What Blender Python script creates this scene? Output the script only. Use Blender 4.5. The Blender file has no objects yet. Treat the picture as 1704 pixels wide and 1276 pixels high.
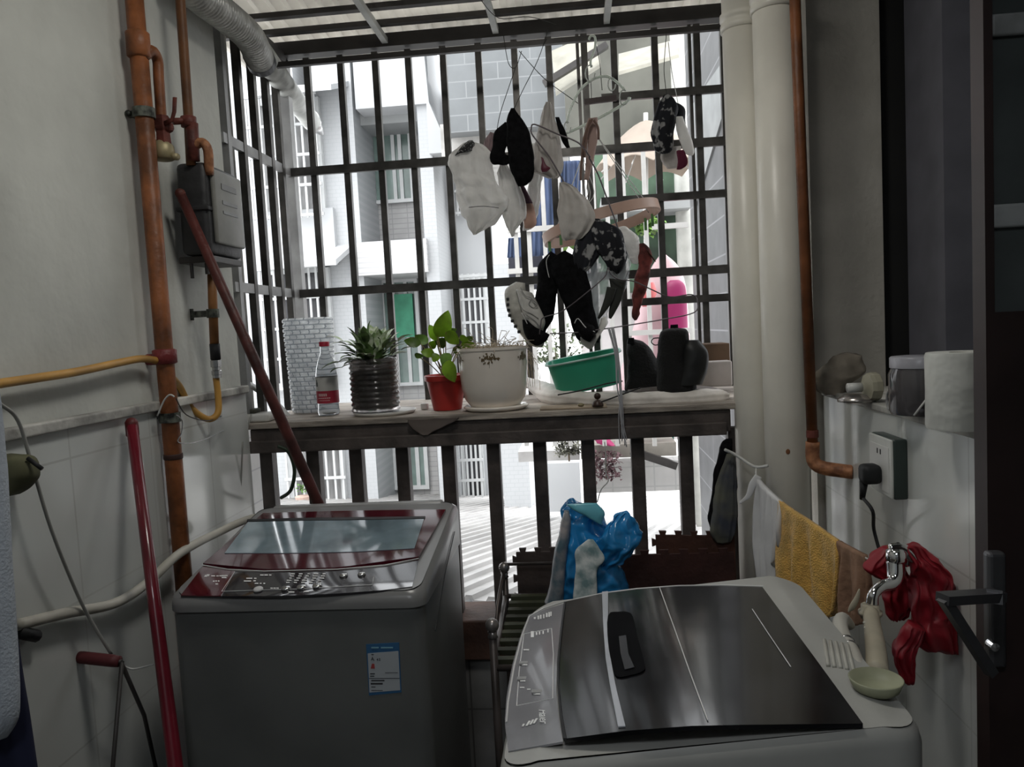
import bpy, bmesh, math, random
from math import sin, cos, pi, radians, sqrt, atan2
from mathutils import Vector, Matrix, noise
random.seed(7)
S = bpy.context.scene
COL = S.collection
# ------------------------------------------------------------------ camera
YAW, PIT, ROL, FPX = 0.0895, 0.0712, 0.0531, 1278.0
CAM = Vector((0, 0, 1.42))
_f = Vector((-sin(YAW)*cos(PIT), cos(YAW)*cos(PIT), -sin(PIT)))
_r = Vector((cos(YAW), sin(YAW), 0)); _u = _r.cross(_f)
RT = _r*cos(ROL) - _u*sin(ROL); UP = _u*cos(ROL) + _r*sin(ROL); FW = _f
cd = bpy.data.cameras.new('camera'); cam = bpy.data.objects.new('camera', cd); COL.objects.link(cam)
cd.sensor_fit = 'HORIZONTAL'; cd.sensor_width = 36.0; cd.lens = 36.0*FPX/1704.0; cd.clip_start = 0.02
m = Matrix((RT, UP, -FW)).transposed().to_4x4(); m.translation = CAM
cam.matrix_world = m
S.camera = cam
# ------------------------------------------------------------------ light
w = bpy.data.worlds.new('sky'); S.world = w; w.use_nodes = True
wn = w.node_tree; bg = wn.nodes['Background']
tc = wn.nodes.new('ShaderNodeTexCoord'); sx = wn.nodes.new('ShaderNodeSeparateXYZ'); cr = wn.nodes.new('ShaderNodeValToRGB')
wn.links.new(tc.outputs['Generated'], sx.inputs[0]); wn.links.new(sx.outputs['Z'], cr.inputs[0]); wn.links.new(cr.outputs[0], bg.inputs[0])
cr.color_ramp.elements[0].position = 0.0; cr.color_ramp.elements[0].color = (.58, .59, .60, 1)
cr.color_ramp.elements[1].position = 0.5; cr.color_ramp.elements[1].color = (.95, .975, 1.0, 1)
bg.inputs[1].default_value = 2.3
sd = bpy.data.lights.new('sun', 'SUN'); sd.energy = 0.45; sd.angle = radians(25); sd.color = (1, .97, .92)
so = bpy.data.objects.new('sun', sd); COL.objects.link(so); so.rotation_euler = (radians(38), 0, radians(-12))
l2 = bpy.data.lights.new('balcony_fill', 'AREA'); l2.shape = 'DISK'; l2.size = .35; l2.energy = 4.4; l2.color = (1, .97, .90)  # added fill light above the washers, out of view, without a fixture
lo2 = bpy.data.objects.new('balcony_fill', l2); COL.objects.link(lo2); lo2.location = (-.15, 1.35, 2.70)
ld = bpy.data.lights.new('rear_fill', 'AREA'); ld.shape = 'DISK'; ld.size = .5; ld.energy = 5.0; ld.color = (.92, .96, 1)  # added fill light behind the camera, brightens the interior
lo = bpy.data.objects.new('rear_fill', ld); COL.objects.link(lo); lo.location = (-.2, -.5, 2.6)
vs = S.view_settings; vs.view_transform = 'Standard'; vs.look = 'None'; vs.gamma = 1; vs.use_curve_mapping = False
vs.exposure = 1.0
S.render.film_transparent = False
try:
    S.cycles.max_bounces = 8; S.cycles.diffuse_bounces = 5; S.cycles.glossy_bounces = 4; S.cycles.transparent_max_bounces = 12
    S.cycles.caustics_reflective = False; S.cycles.caustics_refractive = False
except Exception: pass
# ------------------------------------------------------------------ points
def ray(px, py): return FW + RT*((px-852)/FPX) - UP*((py-638)/FPX)
def at(px, py, Y=None, X=None, Z=None):
    r = ray(px, py)
    if Y is not None: t = Y/r.y
    elif X is not None: t = X/r.x
    else: t = (Z-CAM.z)/r.z
    return CAM + r*t
def mpp(Y): return Y/FPX          # metres per pixel at depth Y
# ------------------------------------------------------------------ materials
MATS = {}
def mat(name, col, rough=.6, metal=0, var=.12, scale=8, bump=0, bscale=60, trans=0, coatr=.05, alpha=1, emit=None, tex=None, col2=None, coat=0, spec=None, translucent=0, sheen=0, stretch=None, ior=1.45):
    if name in MATS: return MATS[name]
    M = bpy.data.materials.new(name); M.use_nodes = True; nt = M.node_tree; N = nt.nodes; L = nt.links
    p = N['Principled BSDF']
    c = (col[0], col[1], col[2], 1)
    p.inputs['Roughness'].default_value = rough; p.inputs['Metallic'].default_value = metal
    if trans: p.inputs['Transmission Weight'].default_value = trans
    p.inputs['IOR'].default_value = ior
    if coat: p.inputs['Coat Weight'].default_value = coat; p.inputs['Coat Roughness'].default_value = coatr
    if sheen: p.inputs['Sheen Weight'].default_value = sheen
    if spec is not None: p.inputs['Specular IOR Level'].default_value = spec
    p.inputs['Alpha'].default_value = alpha
    t = N.new('ShaderNodeTexCoord'); mp = N.new('ShaderNodeMapping'); L.new(t.outputs['Object'], mp.inputs[0])
    if stretch: mp.inputs['Scale'].default_value = stretch
    n = N.new('ShaderNodeTexNoise'); n.inputs['Scale'].default_value = scale; n.inputs['Detail'].default_value = 5
    L.new(mp.outputs[0], n.inputs['Vector'])
    mx = N.new('ShaderNodeMix'); mx.data_type = 'RGBA'
    d = tuple(max(0, x*(1-var*1.6)) for x in c[:3]) + (1,) if col2 is None else (col2[0], col2[1], col2[2], 1)
    e = tuple(min(1, x*(1+var*.6)) for x in c[:3]) + (1,)
    mx.inputs[6].default_value = d; mx.inputs[7].default_value = e
    cr = N.new('ShaderNodeValToRGB'); cr.color_ramp.elements[0].position = .35; cr.color_ramp.elements[1].position = .65
    L.new(n.outputs[0], cr.inputs[0]); L.new(cr.outputs[0], mx.inputs[0])
    out = mx.outputs[2]
    if tex:
        out = tex(N, L, t, out, p)
    L.new(out, p.inputs['Base Color'])
    if bump:
        b = N.new('ShaderNodeBump'); b.inputs['Strength'].default_value = bump; b.inputs['Distance'].default_value = .01
        n2 = N.new('ShaderNodeTexNoise'); n2.inputs['Scale'].default_value = bscale; L.new(mp.outputs[0], n2.inputs['Vector'])
        L.new(n2.outputs[0], b.inputs['Height']); L.new(b.outputs[0], p.inputs['Normal'])
    if emit: p.inputs['Emission Color'].default_value = (*emit[:3], 1); p.inputs['Emission Strength'].default_value = emit[3]
    if translucent:
        tr = N.new('ShaderNodeBsdfTranslucent'); L.new(out, tr.inputs[0]); ms = N.new('ShaderNodeMixShader'); ms.inputs[0].default_value = translucent
        o = N['Material Output']; L.new(p.outputs[0], ms.inputs[1]); L.new(tr.outputs[0], ms.inputs[2]); L.new(ms.outputs[0], o.inputs[0])
    MATS[name] = M; return M
def tiles(w, h, grout, gcol, plane='XZ', off=.5):
    def f(N, L, t, out, p):
        s = N.new('ShaderNodeSeparateXYZ'); cmb = N.new('ShaderNodeCombineXYZ'); L.new(t.outputs['Object'], s.inputs[0])
        L.new(s.outputs[plane[0]], cmb.inputs[0]); L.new(s.outputs[plane[1]], cmb.inputs[1])
        b = N.new('ShaderNodeTexBrick'); L.new(cmb.outputs[0], b.inputs['Vector']); b.offset = off
        b.inputs['Scale'].default_value = 1; b.inputs['Brick Width'].default_value = w; b.inputs['Row Height'].default_value = h
        b.inputs['Mortar Size'].default_value = grout; b.inputs['Mortar Smooth'].default_value = .1
        m = N.new('ShaderNodeMix'); m.data_type = 'RGBA'; L.new(b.outputs['Fac'], m.inputs[0]); L.new(out, m.inputs[6]); m.inputs[7].default_value = (*gcol, 1)
        return m.outputs[2]
    return f
def blotch(col, scale=9, lo=.55, hi=.6):
    def f(N, L, t, out, p):
        v = N.new('ShaderNodeTexNoise'); v.inputs['Scale'].default_value = scale; v.inputs['Detail'].default_value = 2; L.new(t.outputs['Object'], v.inputs[0])
        r = N.new('ShaderNodeValToRGB'); r.color_ramp.elements[0].position = lo; r.color_ramp.elements[1].position = hi; L.new(v.outputs[0], r.inputs[0])
        m = N.new('ShaderNodeMix'); m.data_type = 'RGBA'; L.new(r.outputs[0], m.inputs[0]); L.new(out, m.inputs[6]); m.inputs[7].default_value = (*col, 1)
        return m.outputs[2]
    return f
# ------------------------------------------------------------------ mesh builder
class MB:
    def __init__(s): s.v = []; s.f = []
    def add(s, vs, fs):
        k = len(s.v); s.v += [Vector(v) for v in vs]; s.f += [tuple(i+k for i in f) for f in fs]; return s
    def box(s, a, b, bev=0):
        x0, x1 = sorted((a[0], b[0])); y0, y1 = sorted((a[1], b[1])); z0, z1 = sorted((a[2], b[2]))
        if bev:
            bm = bmesh.new(); bmesh.ops.create_cube(bm, size=1)
            for v in bm.verts: v.co = Vector(((x0+x1)/2+v.co.x*(x1-x0), (y0+y1)/2+v.co.y*(y1-y0), (z0+z1)/2+v.co.z*(z1-z0)))
            bmesh.ops.bevel(bm, geom=bm.edges[:], offset=min(bev, .49*min(x1-x0, y1-y0, z1-z0)), segments=3, profile=.5, affect='EDGES')
            bm.verts.index_update(); s.add([v.co.copy() for v in bm.verts], [tuple(v.index for v in f.verts) for f in bm.faces]); bm.free(); return s
        vs = [(x, y, z) for z in (z0, z1) for y in (y0, y1) for x in (x0, x1)]
        return s.add(vs, [(0, 2, 3, 1), (4, 5, 7, 6), (0, 1, 5, 4), (2, 6, 7, 3), (0, 4, 6, 2), (1, 3, 7, 5)])
    def beam(s, a, b, wx, wy, upv=(0, 0, 1)):
        a = Vector(a); b = Vector(b); d = (b-a).normalized(); u = Vector(upv)
        if abs(d.dot(u)) > .99: u = Vector((0, 1, 0))
        x = d.cross(u).normalized(); y = x.cross(d).normalized()
        vs = [p + x*wx/2*i + y*wy/2*j for p in (a, b) for (i, j) in ((-1, -1), (1, -1), (1, 1), (-1, 1))]
        return s.add(vs, [(3, 2, 1, 0), (4, 5, 6, 7), (0, 1, 5, 4), (1, 2, 6, 5), (2, 3, 7, 6), (3, 0, 4, 7)])
    def tube(s, pts, r, seg=10, cap=True, smooth=0, el=1.0):
        pts = [Vector(p) for p in pts]
        rs = list(r) if hasattr(r, '__len__') else [r]*len(pts)
        if smooth: pts, rs = spline(pts, rs, smooth)
        n = len(pts); vs = []; fs = []; prev = None
        for i, p in enumerate(pts):
            d = (pts[min(i+1, n-1)] - pts[max(i-1, 0)]); d = d.normalized() if d.length > 1e-9 else Vector((0, 0, 1))
            if prev is None:
                u = Vector((0, 1, 0)) if abs(d.y) < .9 else Vector((1, 0, 0))
                x = d.cross(u).normalized()
            else: x = (prev - d*prev.dot(d)); x = x.normalized() if x.length > 1e-6 else d.orthogonal().normalized()
            prev = x; y = d.cross(x)
            for k in range(seg):
                a = 2*pi*k/seg; vs.append(p + x*cos(a)*rs[i] + y*sin(a)*rs[i]*el)
        for i in range(n-1):
            for k in range(seg):
                k2 = (k+1) % seg; fs.append((i*seg+k, i*seg+k2, (i+1)*seg+k2, (i+1)*seg+k))
        if cap: fs.append(tuple(range(seg))[::-1]); fs.append(tuple((n-1)*seg+k for k in range(seg)))
        return s.add(vs, fs)
    def lathe(s, c, prof, seg=32, ax=(0, 0, 1), ribs=None):
        c = Vector(c); q = Vector((0, 0, 1)).rotation_difference(Vector(ax).normalized()); vs = []; fs = []
        for (r, h) in prof:
            for k in range(seg):
                a = 2*pi*k/seg; vs.append(c + q @ Vector((r*cos(a), r*sin(a), h)))
        n = len(prof)
        for i in range(n-1):
            for k in range(seg):
                k2 = (k+1) % seg; fs.append((i*seg+k, i*seg+k2, (i+1)*seg+k2, (i+1)*seg+k))
        if prof[0][0] > 1e-5: fs.append(tuple(range(seg))[::-1])
        if prof[-1][0] > 1e-5: fs.append(tuple((n-1)*seg+k for k in range(seg)))
        return s.add(vs, fs)
    def prism(s, poly, d):          # poly: list of 3D points (planar), d: extrusion vector
        d = Vector(d); p = [Vector(q) for q in poly]; n = len(p)
        vs = p + [q+d for q in p]
        fs = [tuple(range(n)), tuple(range(2*n-1, n-1, -1))] + [(i, n+i, n+(i+1) % n, (i+1) % n) for i in range(n)]
        return s.add(vs, fs)
    def ball(s, c, r, seg=14, sc=(1, 1, 1)):
        c = Vector(c); vs = []; fs = []; n = seg//2
        for i in range(n+1):
            t = pi*i/n
            for k in range(seg):
                a = 2*pi*k/seg; vs.append(c + Vector((r*sin(t)*cos(a)*sc[0], r*sin(t)*sin(a)*sc[1], r*cos(t)*sc[2])))
        for i in range(n):
            for k in range(seg): k2 = (k+1) % seg; fs.append((i*seg+k, (i+1)*seg+k, (i+1)*seg+k2, i*seg+k2))
        return s.add(vs, fs)
    def build(s, name, material, parent=None, smooth=False, angle=None, **props):
        me = bpy.data.meshes.new(name); org = ORG.get(parent.name, Vector((0, 0, 0))) if parent else None
        if org is None: org = Vector((0, 0, 0))
        if parent is None and props.pop('origin', True) and s.v:
            mn = Vector((min(v.x for v in s.v), min(v.y for v in s.v), min(v.z for v in s.v))); mx = Vector((max(v.x for v in s.v), max(v.y for v in s.v), max(v.z for v in s.v)))
            org = Vector(((mn.x+mx.x)/2, (mn.y+mx.y)/2, mn.z))
        props.pop('origin', None)
        me.from_pydata([v-org for v in s.v], [], s.f)
        bm = bmesh.new(); bm.from_mesh(me)
        bmesh.ops.remove_doubles(bm, verts=bm.verts, dist=1e-5); bmesh.ops.recalc_face_normals(bm, faces=bm.faces); bm.to_mesh(me); bm.free()
        if smooth or angle:
            me.polygons.foreach_set('use_smooth', [True]*len(me.polygons))
            if angle or smooth is True: me.set_sharp_from_angle(angle=radians(angle or 40))
        me.materials.append(material)
        o = bpy.data.objects.new(name, me); COL.objects.link(o)
        if parent: o.parent = parent
        else: o.location = org
        ORG[o.name] = org if parent is None else ORG.get(parent.name, Vector())
        for k, v in props.items():
            if v is not None: o[k] = v
        return o
ORG = {}
def catmull(a, b, c, d, t):
    return a*(-.5*t+t*t-.5*t**3) + b*(1-2.5*t*t+1.5*t**3) + c*(.5*t+2*t*t-1.5*t**3) + d*(-.5*t*t+.5*t**3)
def spline(pts, rs, k):
    P = []; R = []; n = len(pts)
    for i in range(n-1):
        a, b, c, d = pts[max(i-1, 0)], pts[i], pts[i+1], pts[min(i+2, n-1)]
        ra, rb, rc, rd = rs[max(i-1, 0)], rs[i], rs[i+1], rs[min(i+2, n-1)]
        for j in range(k):
            t = j/k; P.append(catmull(a, b, c, d, t)); R.append(max(1e-4, catmull(ra, rb, rc, rd, t)))
    P.append(pts[-1]); R.append(rs[-1]); return P, R
def tag(o, label, cat, group=None, kind=None):
    if label: o['label'] = label
    if cat: o['category'] = cat
    if group: o['group'] = group
    if kind: o['kind'] = kind
    return o
def thing(name, loc, label, cat, group=None):
    o = bpy.data.objects.new(name, None); COL.objects.link(o); o.location = Vector(loc); o.empty_display_size = .05
    ORG[o.name] = Vector(loc); return tag(o, label, cat, group)
def struct(name, mb, m, **k):
    o = mb.build(name, m, origin=False, **k); o['kind'] = 'structure'; return o
def fold(rows, seg=40, ripple=.0, nr=7, seed=0, crumple=0, mid=5):
    """closed soft shape. rows: (centre Vector, half width m, half depth m, width-direction Vector)"""
    C, W, D, X = [], [], [], []
    n = len(rows)
    for i in range(n-1):
        g = [rows[max(i-1, 0)], rows[i], rows[i+1], rows[min(i+2, n-1)]]
        for j in range(mid):
            t = j/mid
            C.append(catmull(*[q[0] for q in g], t)); W.append(max(.0008, catmull(*[q[1] for q in g], t))); D.append(max(.0008, catmull(*[q[2] for q in g], t))); X.append(catmull(*[q[3] for q in g], t).normalized())
    C.append(rows[-1][0]); W.append(rows[-1][1]); D.append(rows[-1][2]); X.append(rows[-1][3].normalized())
    vs = []; fs = []; n = len(C)
    for i in range(n):
        tdir = (C[min(i+1, n-1)]-C[max(i-1, 0)]); tdir = tdir.normalized() if tdir.length > 1e-7 else Vector((0, 0, -1))
        yd = X[i].cross(tdir); yd = yd.normalized() if yd.length > .1 else Vector((0, 1, 0))
        fade = min(1, i/(n*.12)+.15)
        for k in range(seg):
            a = 2*pi*k/seg; ca, sa = cos(a), sin(a)
            w = W[i]*(abs(ca)**.8)*(1 if ca > 0 else -1); dd = D[i]*(abs(sa)**.9)*(1 if sa > 0 else -1)
            rp = ripple*fade*sin(nr*ca*1.7+seed+.5*sin(i*.21+seed))
            p = C[i] + X[i]*w + yd*(dd+rp)
            if crumple: p = p + noise.noise_vector(p*26+Vector((seed, 0, 0)))*crumple + noise.noise_vector(p*60+Vector((0, seed, 0)))*crumple*.35
            vs.append(p)
    for i in range(n-1):
        for k in range(seg): k2 = (k+1) % seg; fs.append((i*seg+k, i*seg+k2, (i+1)*seg+k2, (i+1)*seg+k))
    fs.append(tuple(range(seg))[::-1]); fs.append(tuple((n-1)*seg+k for k in range(seg)))
    return vs, fs
def soft(rows, Y, mb=None, seg=40, ripple=0, nr=7, seed=0, crumple=0, mid=5, dy=0):
    """rows: (px, py, half-width px, half-depth m[, angle deg][, Y]) -> closed soft body at depth Y"""
    R = []
    for q in rows:
        px, py, hw, hd = q[:4]; an = radians(q[4]) if len(q) > 4 else 0; y = q[5] if len(q) > 5 else Y
        R.append((at(px, py, Y=y), hw*mpp(y), hd, Vector((cos(an), 0, -sin(an)))))
    mb = mb or MB(); mb.add(*fold(R, seg, ripple, nr, seed, crumple, mid)); return mb
def strip(rows, Y, **k):
    """rows: (py, pxl, pxr, half-depth) hanging cloth between a left and a right edge"""
    return soft([((l+r)/2, py, (r-l)/2, d) for (py, l, r, d) in rows], Y, **k)
def wire(pts, Y, r=.0012, seg=6, smooth=4):
    P = [at(p[0], p[1], Y=(p[2] if len(p) > 2 else Y)) for p in pts]
    return MB().tube(P, r, seg=seg, smooth=smooth)
def lattice(surf, left, right, n, m, off, th, sides=None):
    """thin solid skin between two pixel curves laid on surface function surf(px,py,off)->Vector"""
    def samp(c, t):
        x = t*(len(c)-1); i = min(int(x), len(c)-2); u = x-i
        return (c[i][0]*(1-u)+c[i+1][0]*u, c[i][1]*(1-u)+c[i+1][1]*u)
    vs = []; fs = []
    for lay in (off, off-th):
        for i in range(n+1):
            for j in range(m+1):
                a = samp(left, i/n); b = samp(right, i/n); u = j/m; X_, Y_ = a[0]*(1-u)+b[0]*u, a[1]*(1-u)+b[1]*u
                if sides:   # blend in curved ends (Coons patch)
                    t = i/n
                    for crv, wgt, e in ((sides[0], 1-t, 0), (sides[1], t, -1)):
                        c_ = samp(crv, u); X_ += wgt*(c_[0]-(left[e][0]*(1-u)+right[e][0]*u)); Y_ += wgt*(c_[1]-(left[e][1]*(1-u)+right[e][1]*u))
                vs.append(surf(X_, Y_, lay))
    K = (n+1)*(m+1); q = lambda i, j: i*(m+1)+j
    for i in range(n):
        for j in range(m):
            fs.append((q(i, j), q(i, j+1), q(i+1, j+1), q(i+1, j))); fs.append((K+q(i, j), K+q(i+1, j), K+q(i+1, j+1), K+q(i, j+1)))
    for i in range(n): fs += [(q(i, 0), q(i+1, 0), K+q(i+1, 0), K+q(i, 0)), (q(i, m), K+q(i, m), K+q(i+1, m), q(i+1, m))]
    for j in range(m): fs += [(q(0, j), K+q(0, j), K+q(0, j+1), q(0, j+1)), (q(n, j), q(n, j+1), K+q(n, j+1), K+q(n, j))]
    return vs, fs
# shared materials
white_tile = mat('glazed_wall_tile', (.60, .62, .60), .12, var=.06, scale=2, tex=tiles(.30, .30, .0025, (.50, .51, .49), 'YZ', 0), bump=.02, bscale=4)
plaster = mat('old_plaster', (.60, .61, .57), .9, var=.10, scale=3, bump=.25, bscale=30)
rust = mat('orange_pipe_paint', (.26, .088, .030), .5, var=.35, scale=14, bump=.2)
rust_dark = mat('dark_red_rust', (.14, .035, .025), .6, var=.35, scale=20, bump=.3)
darkmetal = mat('dark_painted_steel', (.050, .046, .044), .45, metal=.3, var=.2)
barpaint = mat('weathered_bar_steel', (.11, .105, .10), .35, metal=.8, var=.25, scale=14)
steel = mat('stainless_steel', (.55, .55, .55), .25, metal=1, var=.1)
chrome = mat('chrome', (.75, .75, .76), .08, metal=1, var=.03)
railpaint = mat('brown_rail_paint', (.085, .070, .064), .55, var=.3, scale=12, bump=.2)
white_pl = mat('white_plastic', (.62, .62, .60), .35, var=.05)
yellow_hose = mat('yellow_gas_hose', (.50, .27, .06), .45, var=.2)
black_cloth = mat('black_cloth', (.008, .008, .009), .95, var=.3, scale=60, bump=.3, bscale=300, spec=.1)
rubber = mat('black_rubber', (.015, .016, .018), .6, var=.2)
# ================================================================== ROOM SHELL
wl = MB().box((-1.25, -1.3, 0), (-1.08, 2.36, 2.78)); struct('wall_left', wl, plaster)
mb = MB().box((-1.08, -1.3, 0), (-1.066, 2.36, 1.265)); struct('wall_left_tiling', mb, white_tile)
lstone = mat('stained_ledge_stone', (.58, .57, .53), .6, var=.45, scale=7, bump=.2)
mb = MB().box((-1.08, -1.3, 1.262), (-1.052, 2.36, 1.285), .004); struct('trim_1', mb, lstone)
struct('floor', MB().box((-1.25, -1.3, -.1), (3.0, 2.5, 0)), mat('floor_tile_grey', (.12, .12, .12), .4, tex=tiles(.3, .3, .004, (.05, .05, .05), 'XY', 0)))
struct('ceiling', MB().box((-1.25, -1.3, 2.78), (3.0, 2.5, 2.88)), plaster)
struct('wall_back', MB().box((-1.25, -1.4, 0), (3.0, -1.3, 2.78)), mat('dim_back_wall', (.28, .29, .29), .8))
# parapet below the balusters: tiled wall with a painted kerb
struct('wall_front', MB().box((-1.08, 2.38, -1.0), (.92, 2.52, .37)), mat('parapet_tile', (.22, .22, .22), .35, var=.15, tex=tiles(.2, .2, .003, (.1, .1, .1), 'XZ', 0)))
struct('trim_2', MB().box((-1.08, 2.36, .37), (.92, 2.54, .50), .006), mat('kerb_brown_paint', (.11, .06, .045), .6, var=.3, bump=.2))
# right half wall, sill, pier, dark room behind the opening
rw = MB().box((.72, 1.15, 0), (.90, 2.36, 1.172)); struct('wall_right', rw, white_tile)
struct('window_1', MB().box((.715, 1.15, 1.172), (.93, 2.38, 1.19), .004), lstone)
pier_m = mat('pier_plaster', (.44, .42, .38), .85, var=.18, scale=5, bump=.25, col2=(.38, .36, .32))
struct('wall_pier', MB().box((.70, 2.37, 0), (.905, 2.60, 2.78)), pier_m)
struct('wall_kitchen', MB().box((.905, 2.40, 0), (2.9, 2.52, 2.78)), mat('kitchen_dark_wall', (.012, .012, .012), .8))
struct('wall_kitchen_side', MB().box((2.9, -1.3, 0), (3.0, 2.52, 2.78)), mat('dim_back_wall', (.28, .29, .29), .8))
# upright grey panel and frosted strip seen through the opening
g = thing('cabinet', at(1595, 600, Y=2.2), 'tall grey cabinet panel with pale edge strip behind the jars', 'cabinet')
a = at(1552, 0, Y=2.2); b = at(1622, 0, Y=2.2)
MB().box((a.x, 2.15, 0), (b.x, 2.38, 2.7)).build('panel', mat('grey_panel', (.16, .16, .19), .5, var=.1), g)
a = at(1623, 0, Y=2.18); b = at(1646, 0, Y=2.18)
MB().box((a.x, 2.12, 0), (b.x, 2.38, 2.7), .004).build('edge_strip', mat('pale_edge', (.45, .52, .55), .3, var=.1), g)
# near door on the far right
d = thing('door_1', (at(1642, 700, Y=1.12).x, 1.12, 0), None, None); d['kind'] = 'structure'
dx = at(1642, 700, Y=1.12).x
dbrown = mat('dark_brown_door', (.030, .017, .016), .5, var=.25, scale=5)
mb = MB().box((dx, 1.12, 0), (dx+.6, 1.155, 1.407)).box((dx, 1.12, 1.407), (dx+.012, 1.155, 2.3)).box((dx, 1.12, 2.2), (dx+.6, 1.155, 2.3)); mb.build('door_frame', dbrown, d)
MB().box((dx+.012, 1.13, 1.40), (dx+.6, 1.14, 2.2)).build('door_glass', mat('dark_glass', (.07, .08, .08), .12, var=.3, scale=3, coat=.4), d)
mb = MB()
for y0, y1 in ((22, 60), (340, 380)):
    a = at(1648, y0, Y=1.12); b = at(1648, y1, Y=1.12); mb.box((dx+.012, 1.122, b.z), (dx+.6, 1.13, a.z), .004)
mb.build('reflection_band', mat('pale_reflection', (.30, .31, .31), .5, var=.3), d)  # pale strips stand in for bright reflections on the door glass
# lever handle
mb = MB(); P = lambda x, y, Y=1.08: at(x, y, Y=Y)
mb.box(P(1645, 920, 1.105), P(1668, 1105, 1.12) + Vector((0, .004, 0)), .006)
mb.build('handle_plate', mat('tarnished_steel', (.16, .16, .17), .35, metal=.8, var=.2), d)
mb = MB().beam(P(1655, 993, 1.10), P(1655, 993, 1.02), .018, .018).beam(P(1664, 990, 1.03), P(1568, 996, 1.0), .022, .012).beam(P(1570, 996, 1.0), P(1650, 1120, 1.02), .014, .012)
mb.build('lever_handle', MATS['tarnished_steel'], d)
MB().lathe(P(1650, 1072, 1.105), [(.0, -.012), (.006, -.01), (.007, 0), (.007, .004)], ax=(0, 1, 0), seg=12).build('lock_screw', chrome, d)
# ================================================================== ROOF
corr = mat('corrugated_roof_sheet', (.62, .60, .56), .5, var=.12, scale=3, translucent=.5)
mb = MB(); n = 160; ys = (2.1, 3.22); zz = lambda y: 2.68-(y-2.1)*.10
vs = []; fs = []
for k, y in enumerate(ys):
    for i in range(n+1):
        x = -1.35+2.35*i/n; vs += [(x, y, zz(y)+.008*cos(i*pi/2)), (x, y, zz(y)+.008*cos(i*pi/2)+.004)]
st = 2*(n+1)
for i in range(n):
    a = 2*i; fs += [(a, a+2, st+a+2, st+a), (a+1, st+a+1, st+a+3, a+3), (a, a+1, a+3, a+2), (st+a, st+a+2, st+a+3, st+a+1)]
fs += [(0, st, st+1, 1), (2*n, 2*n+1, st+2*n+1, st+2*n)]
mb.add(vs, fs); rf = mb.build('roof', corr, origin=False, smooth=True); rf['kind'] = 'structure'
FY = 3.0
zr = 2.585
beams_y = [2.42, 2.60]
for py in (10, 33):
    p = at(600, py, Z=2.60); beams_y.append(p.y)
for y in beams_y:
    mb = MB().box((-1.32, y-.014, zz(y)-.028), (.98, y+.014, zz(y)-.009)); o = mb.build('roof_purlin', darkmetal, rf)
for (x0, y0, x1, y1) in ((590, 0, 640, 75), (805, 0, 825, 64), (1010, 0, 1010, 44)):
    p = at(x1, y1, Y=2.96); o = MB().box((p.x-.011, 2.3, 2.53), (p.x+.011, 2.98, 2.552)).build('roof_rod', mat('grey_roof_rod', (.42, .43, .41), .5, var=.2), rf)
# ================================================================== SECURITY CAGE
cg = thing('security_cage', (-.25, FY, 1.15), 'steel window cage of dark square bars around the balcony ledge', 'window cage')
top = at(480, 88, Y=FY).z
zt = 2.50; zb = 1.172
zr_hi = at(475, 290, Y=FY).z; zr_lo = at(490, 490, Y=FY).z
ztb = at(700, 72, Y=FY-.03).z; XL = -1.10; XR = at(1212, 300, Y=FY).x
MB().box((XL-.05, FY-.03, ztb), (XR+.1, FY+.03, ztb+.05)).build('top_beam', darkmetal, cg)
bx_ = [511, 567, 625, 680, 738, 797, 857, 914, 973, 1022, 1090, 1160, 1204]
for px in bx_:
    p = at(px, 110, Y=FY)
    MB().box((p.x-.012, FY-.012, zb-.014), (p.x+.012, FY+.012, 2.51)).build('bar', barpaint, cg)
for px in (962, 1148):
    p = at(px, 110, Y=FY); MB().box((p.x-.006, FY-.012, zb-.014), (p.x+.006, FY+.012, 2.51)).build('bar', barpaint, cg)
lightbar = mat('pale_bar_steel', (.34, .34, .34), .45, metal=.3, var=.2)
for z in (zr_hi, zr_lo):
    MB().box((XL, FY-.028, z-.016), (XR, FY-.012, z+.016)).build('cross_rail', barpaint, cg)
    MB().box((XL-.004, 2.40, z-.016), (XL+.010, FY-.012, z+.016)).build('side_rail', lightbar, cg)
for py, x0 in ((150, 1000), (323, 1000), (495, 1035)):
    a = at(x0, py+6, Y=FY); MB().box((a.x, FY-.028, at(1205, py, Y=FY).z-.014), (XR, FY-.012, at(1205, py, Y=FY).z+.014)).build('cross_rail', barpaint, cg)
MB().box((XL-.02, FY-.02, zb-.014), (XL+.02, FY+.02, 2.51)).build('corner_post', lightbar, cg)
for y in (2.44, 2.56, 2.68, 2.80, 2.90):
    MB().box((XL-.012, y-.012, zb-.014), (XL+.012, y+.012, 2.51)).build('bar', barpaint if y != 2.44 else lightbar, cg)
MB().box((XL-.02, 2.40, 2.49), (XL+.02, FY, 2.53)).build('side_beam', darkmetal, cg)
MB().box((XR-.015, 2.55, zb), (XR+.015, 2.58, 2.50)).build('corner_post', lightbar, cg)
# clothes rail nearer than the bars
a = at(413, 113, Y=2.72); b = at(1207, 52, Y=2.72)
o = MB().box((a.x, 2.711, a.z-.009), (b.x+.03, 2.729, a.z+.009)).build('drying_rail', darkmetal); tag(o, 'long square steel rail crossing under the roof that the washing hangs from', 'rail')
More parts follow.
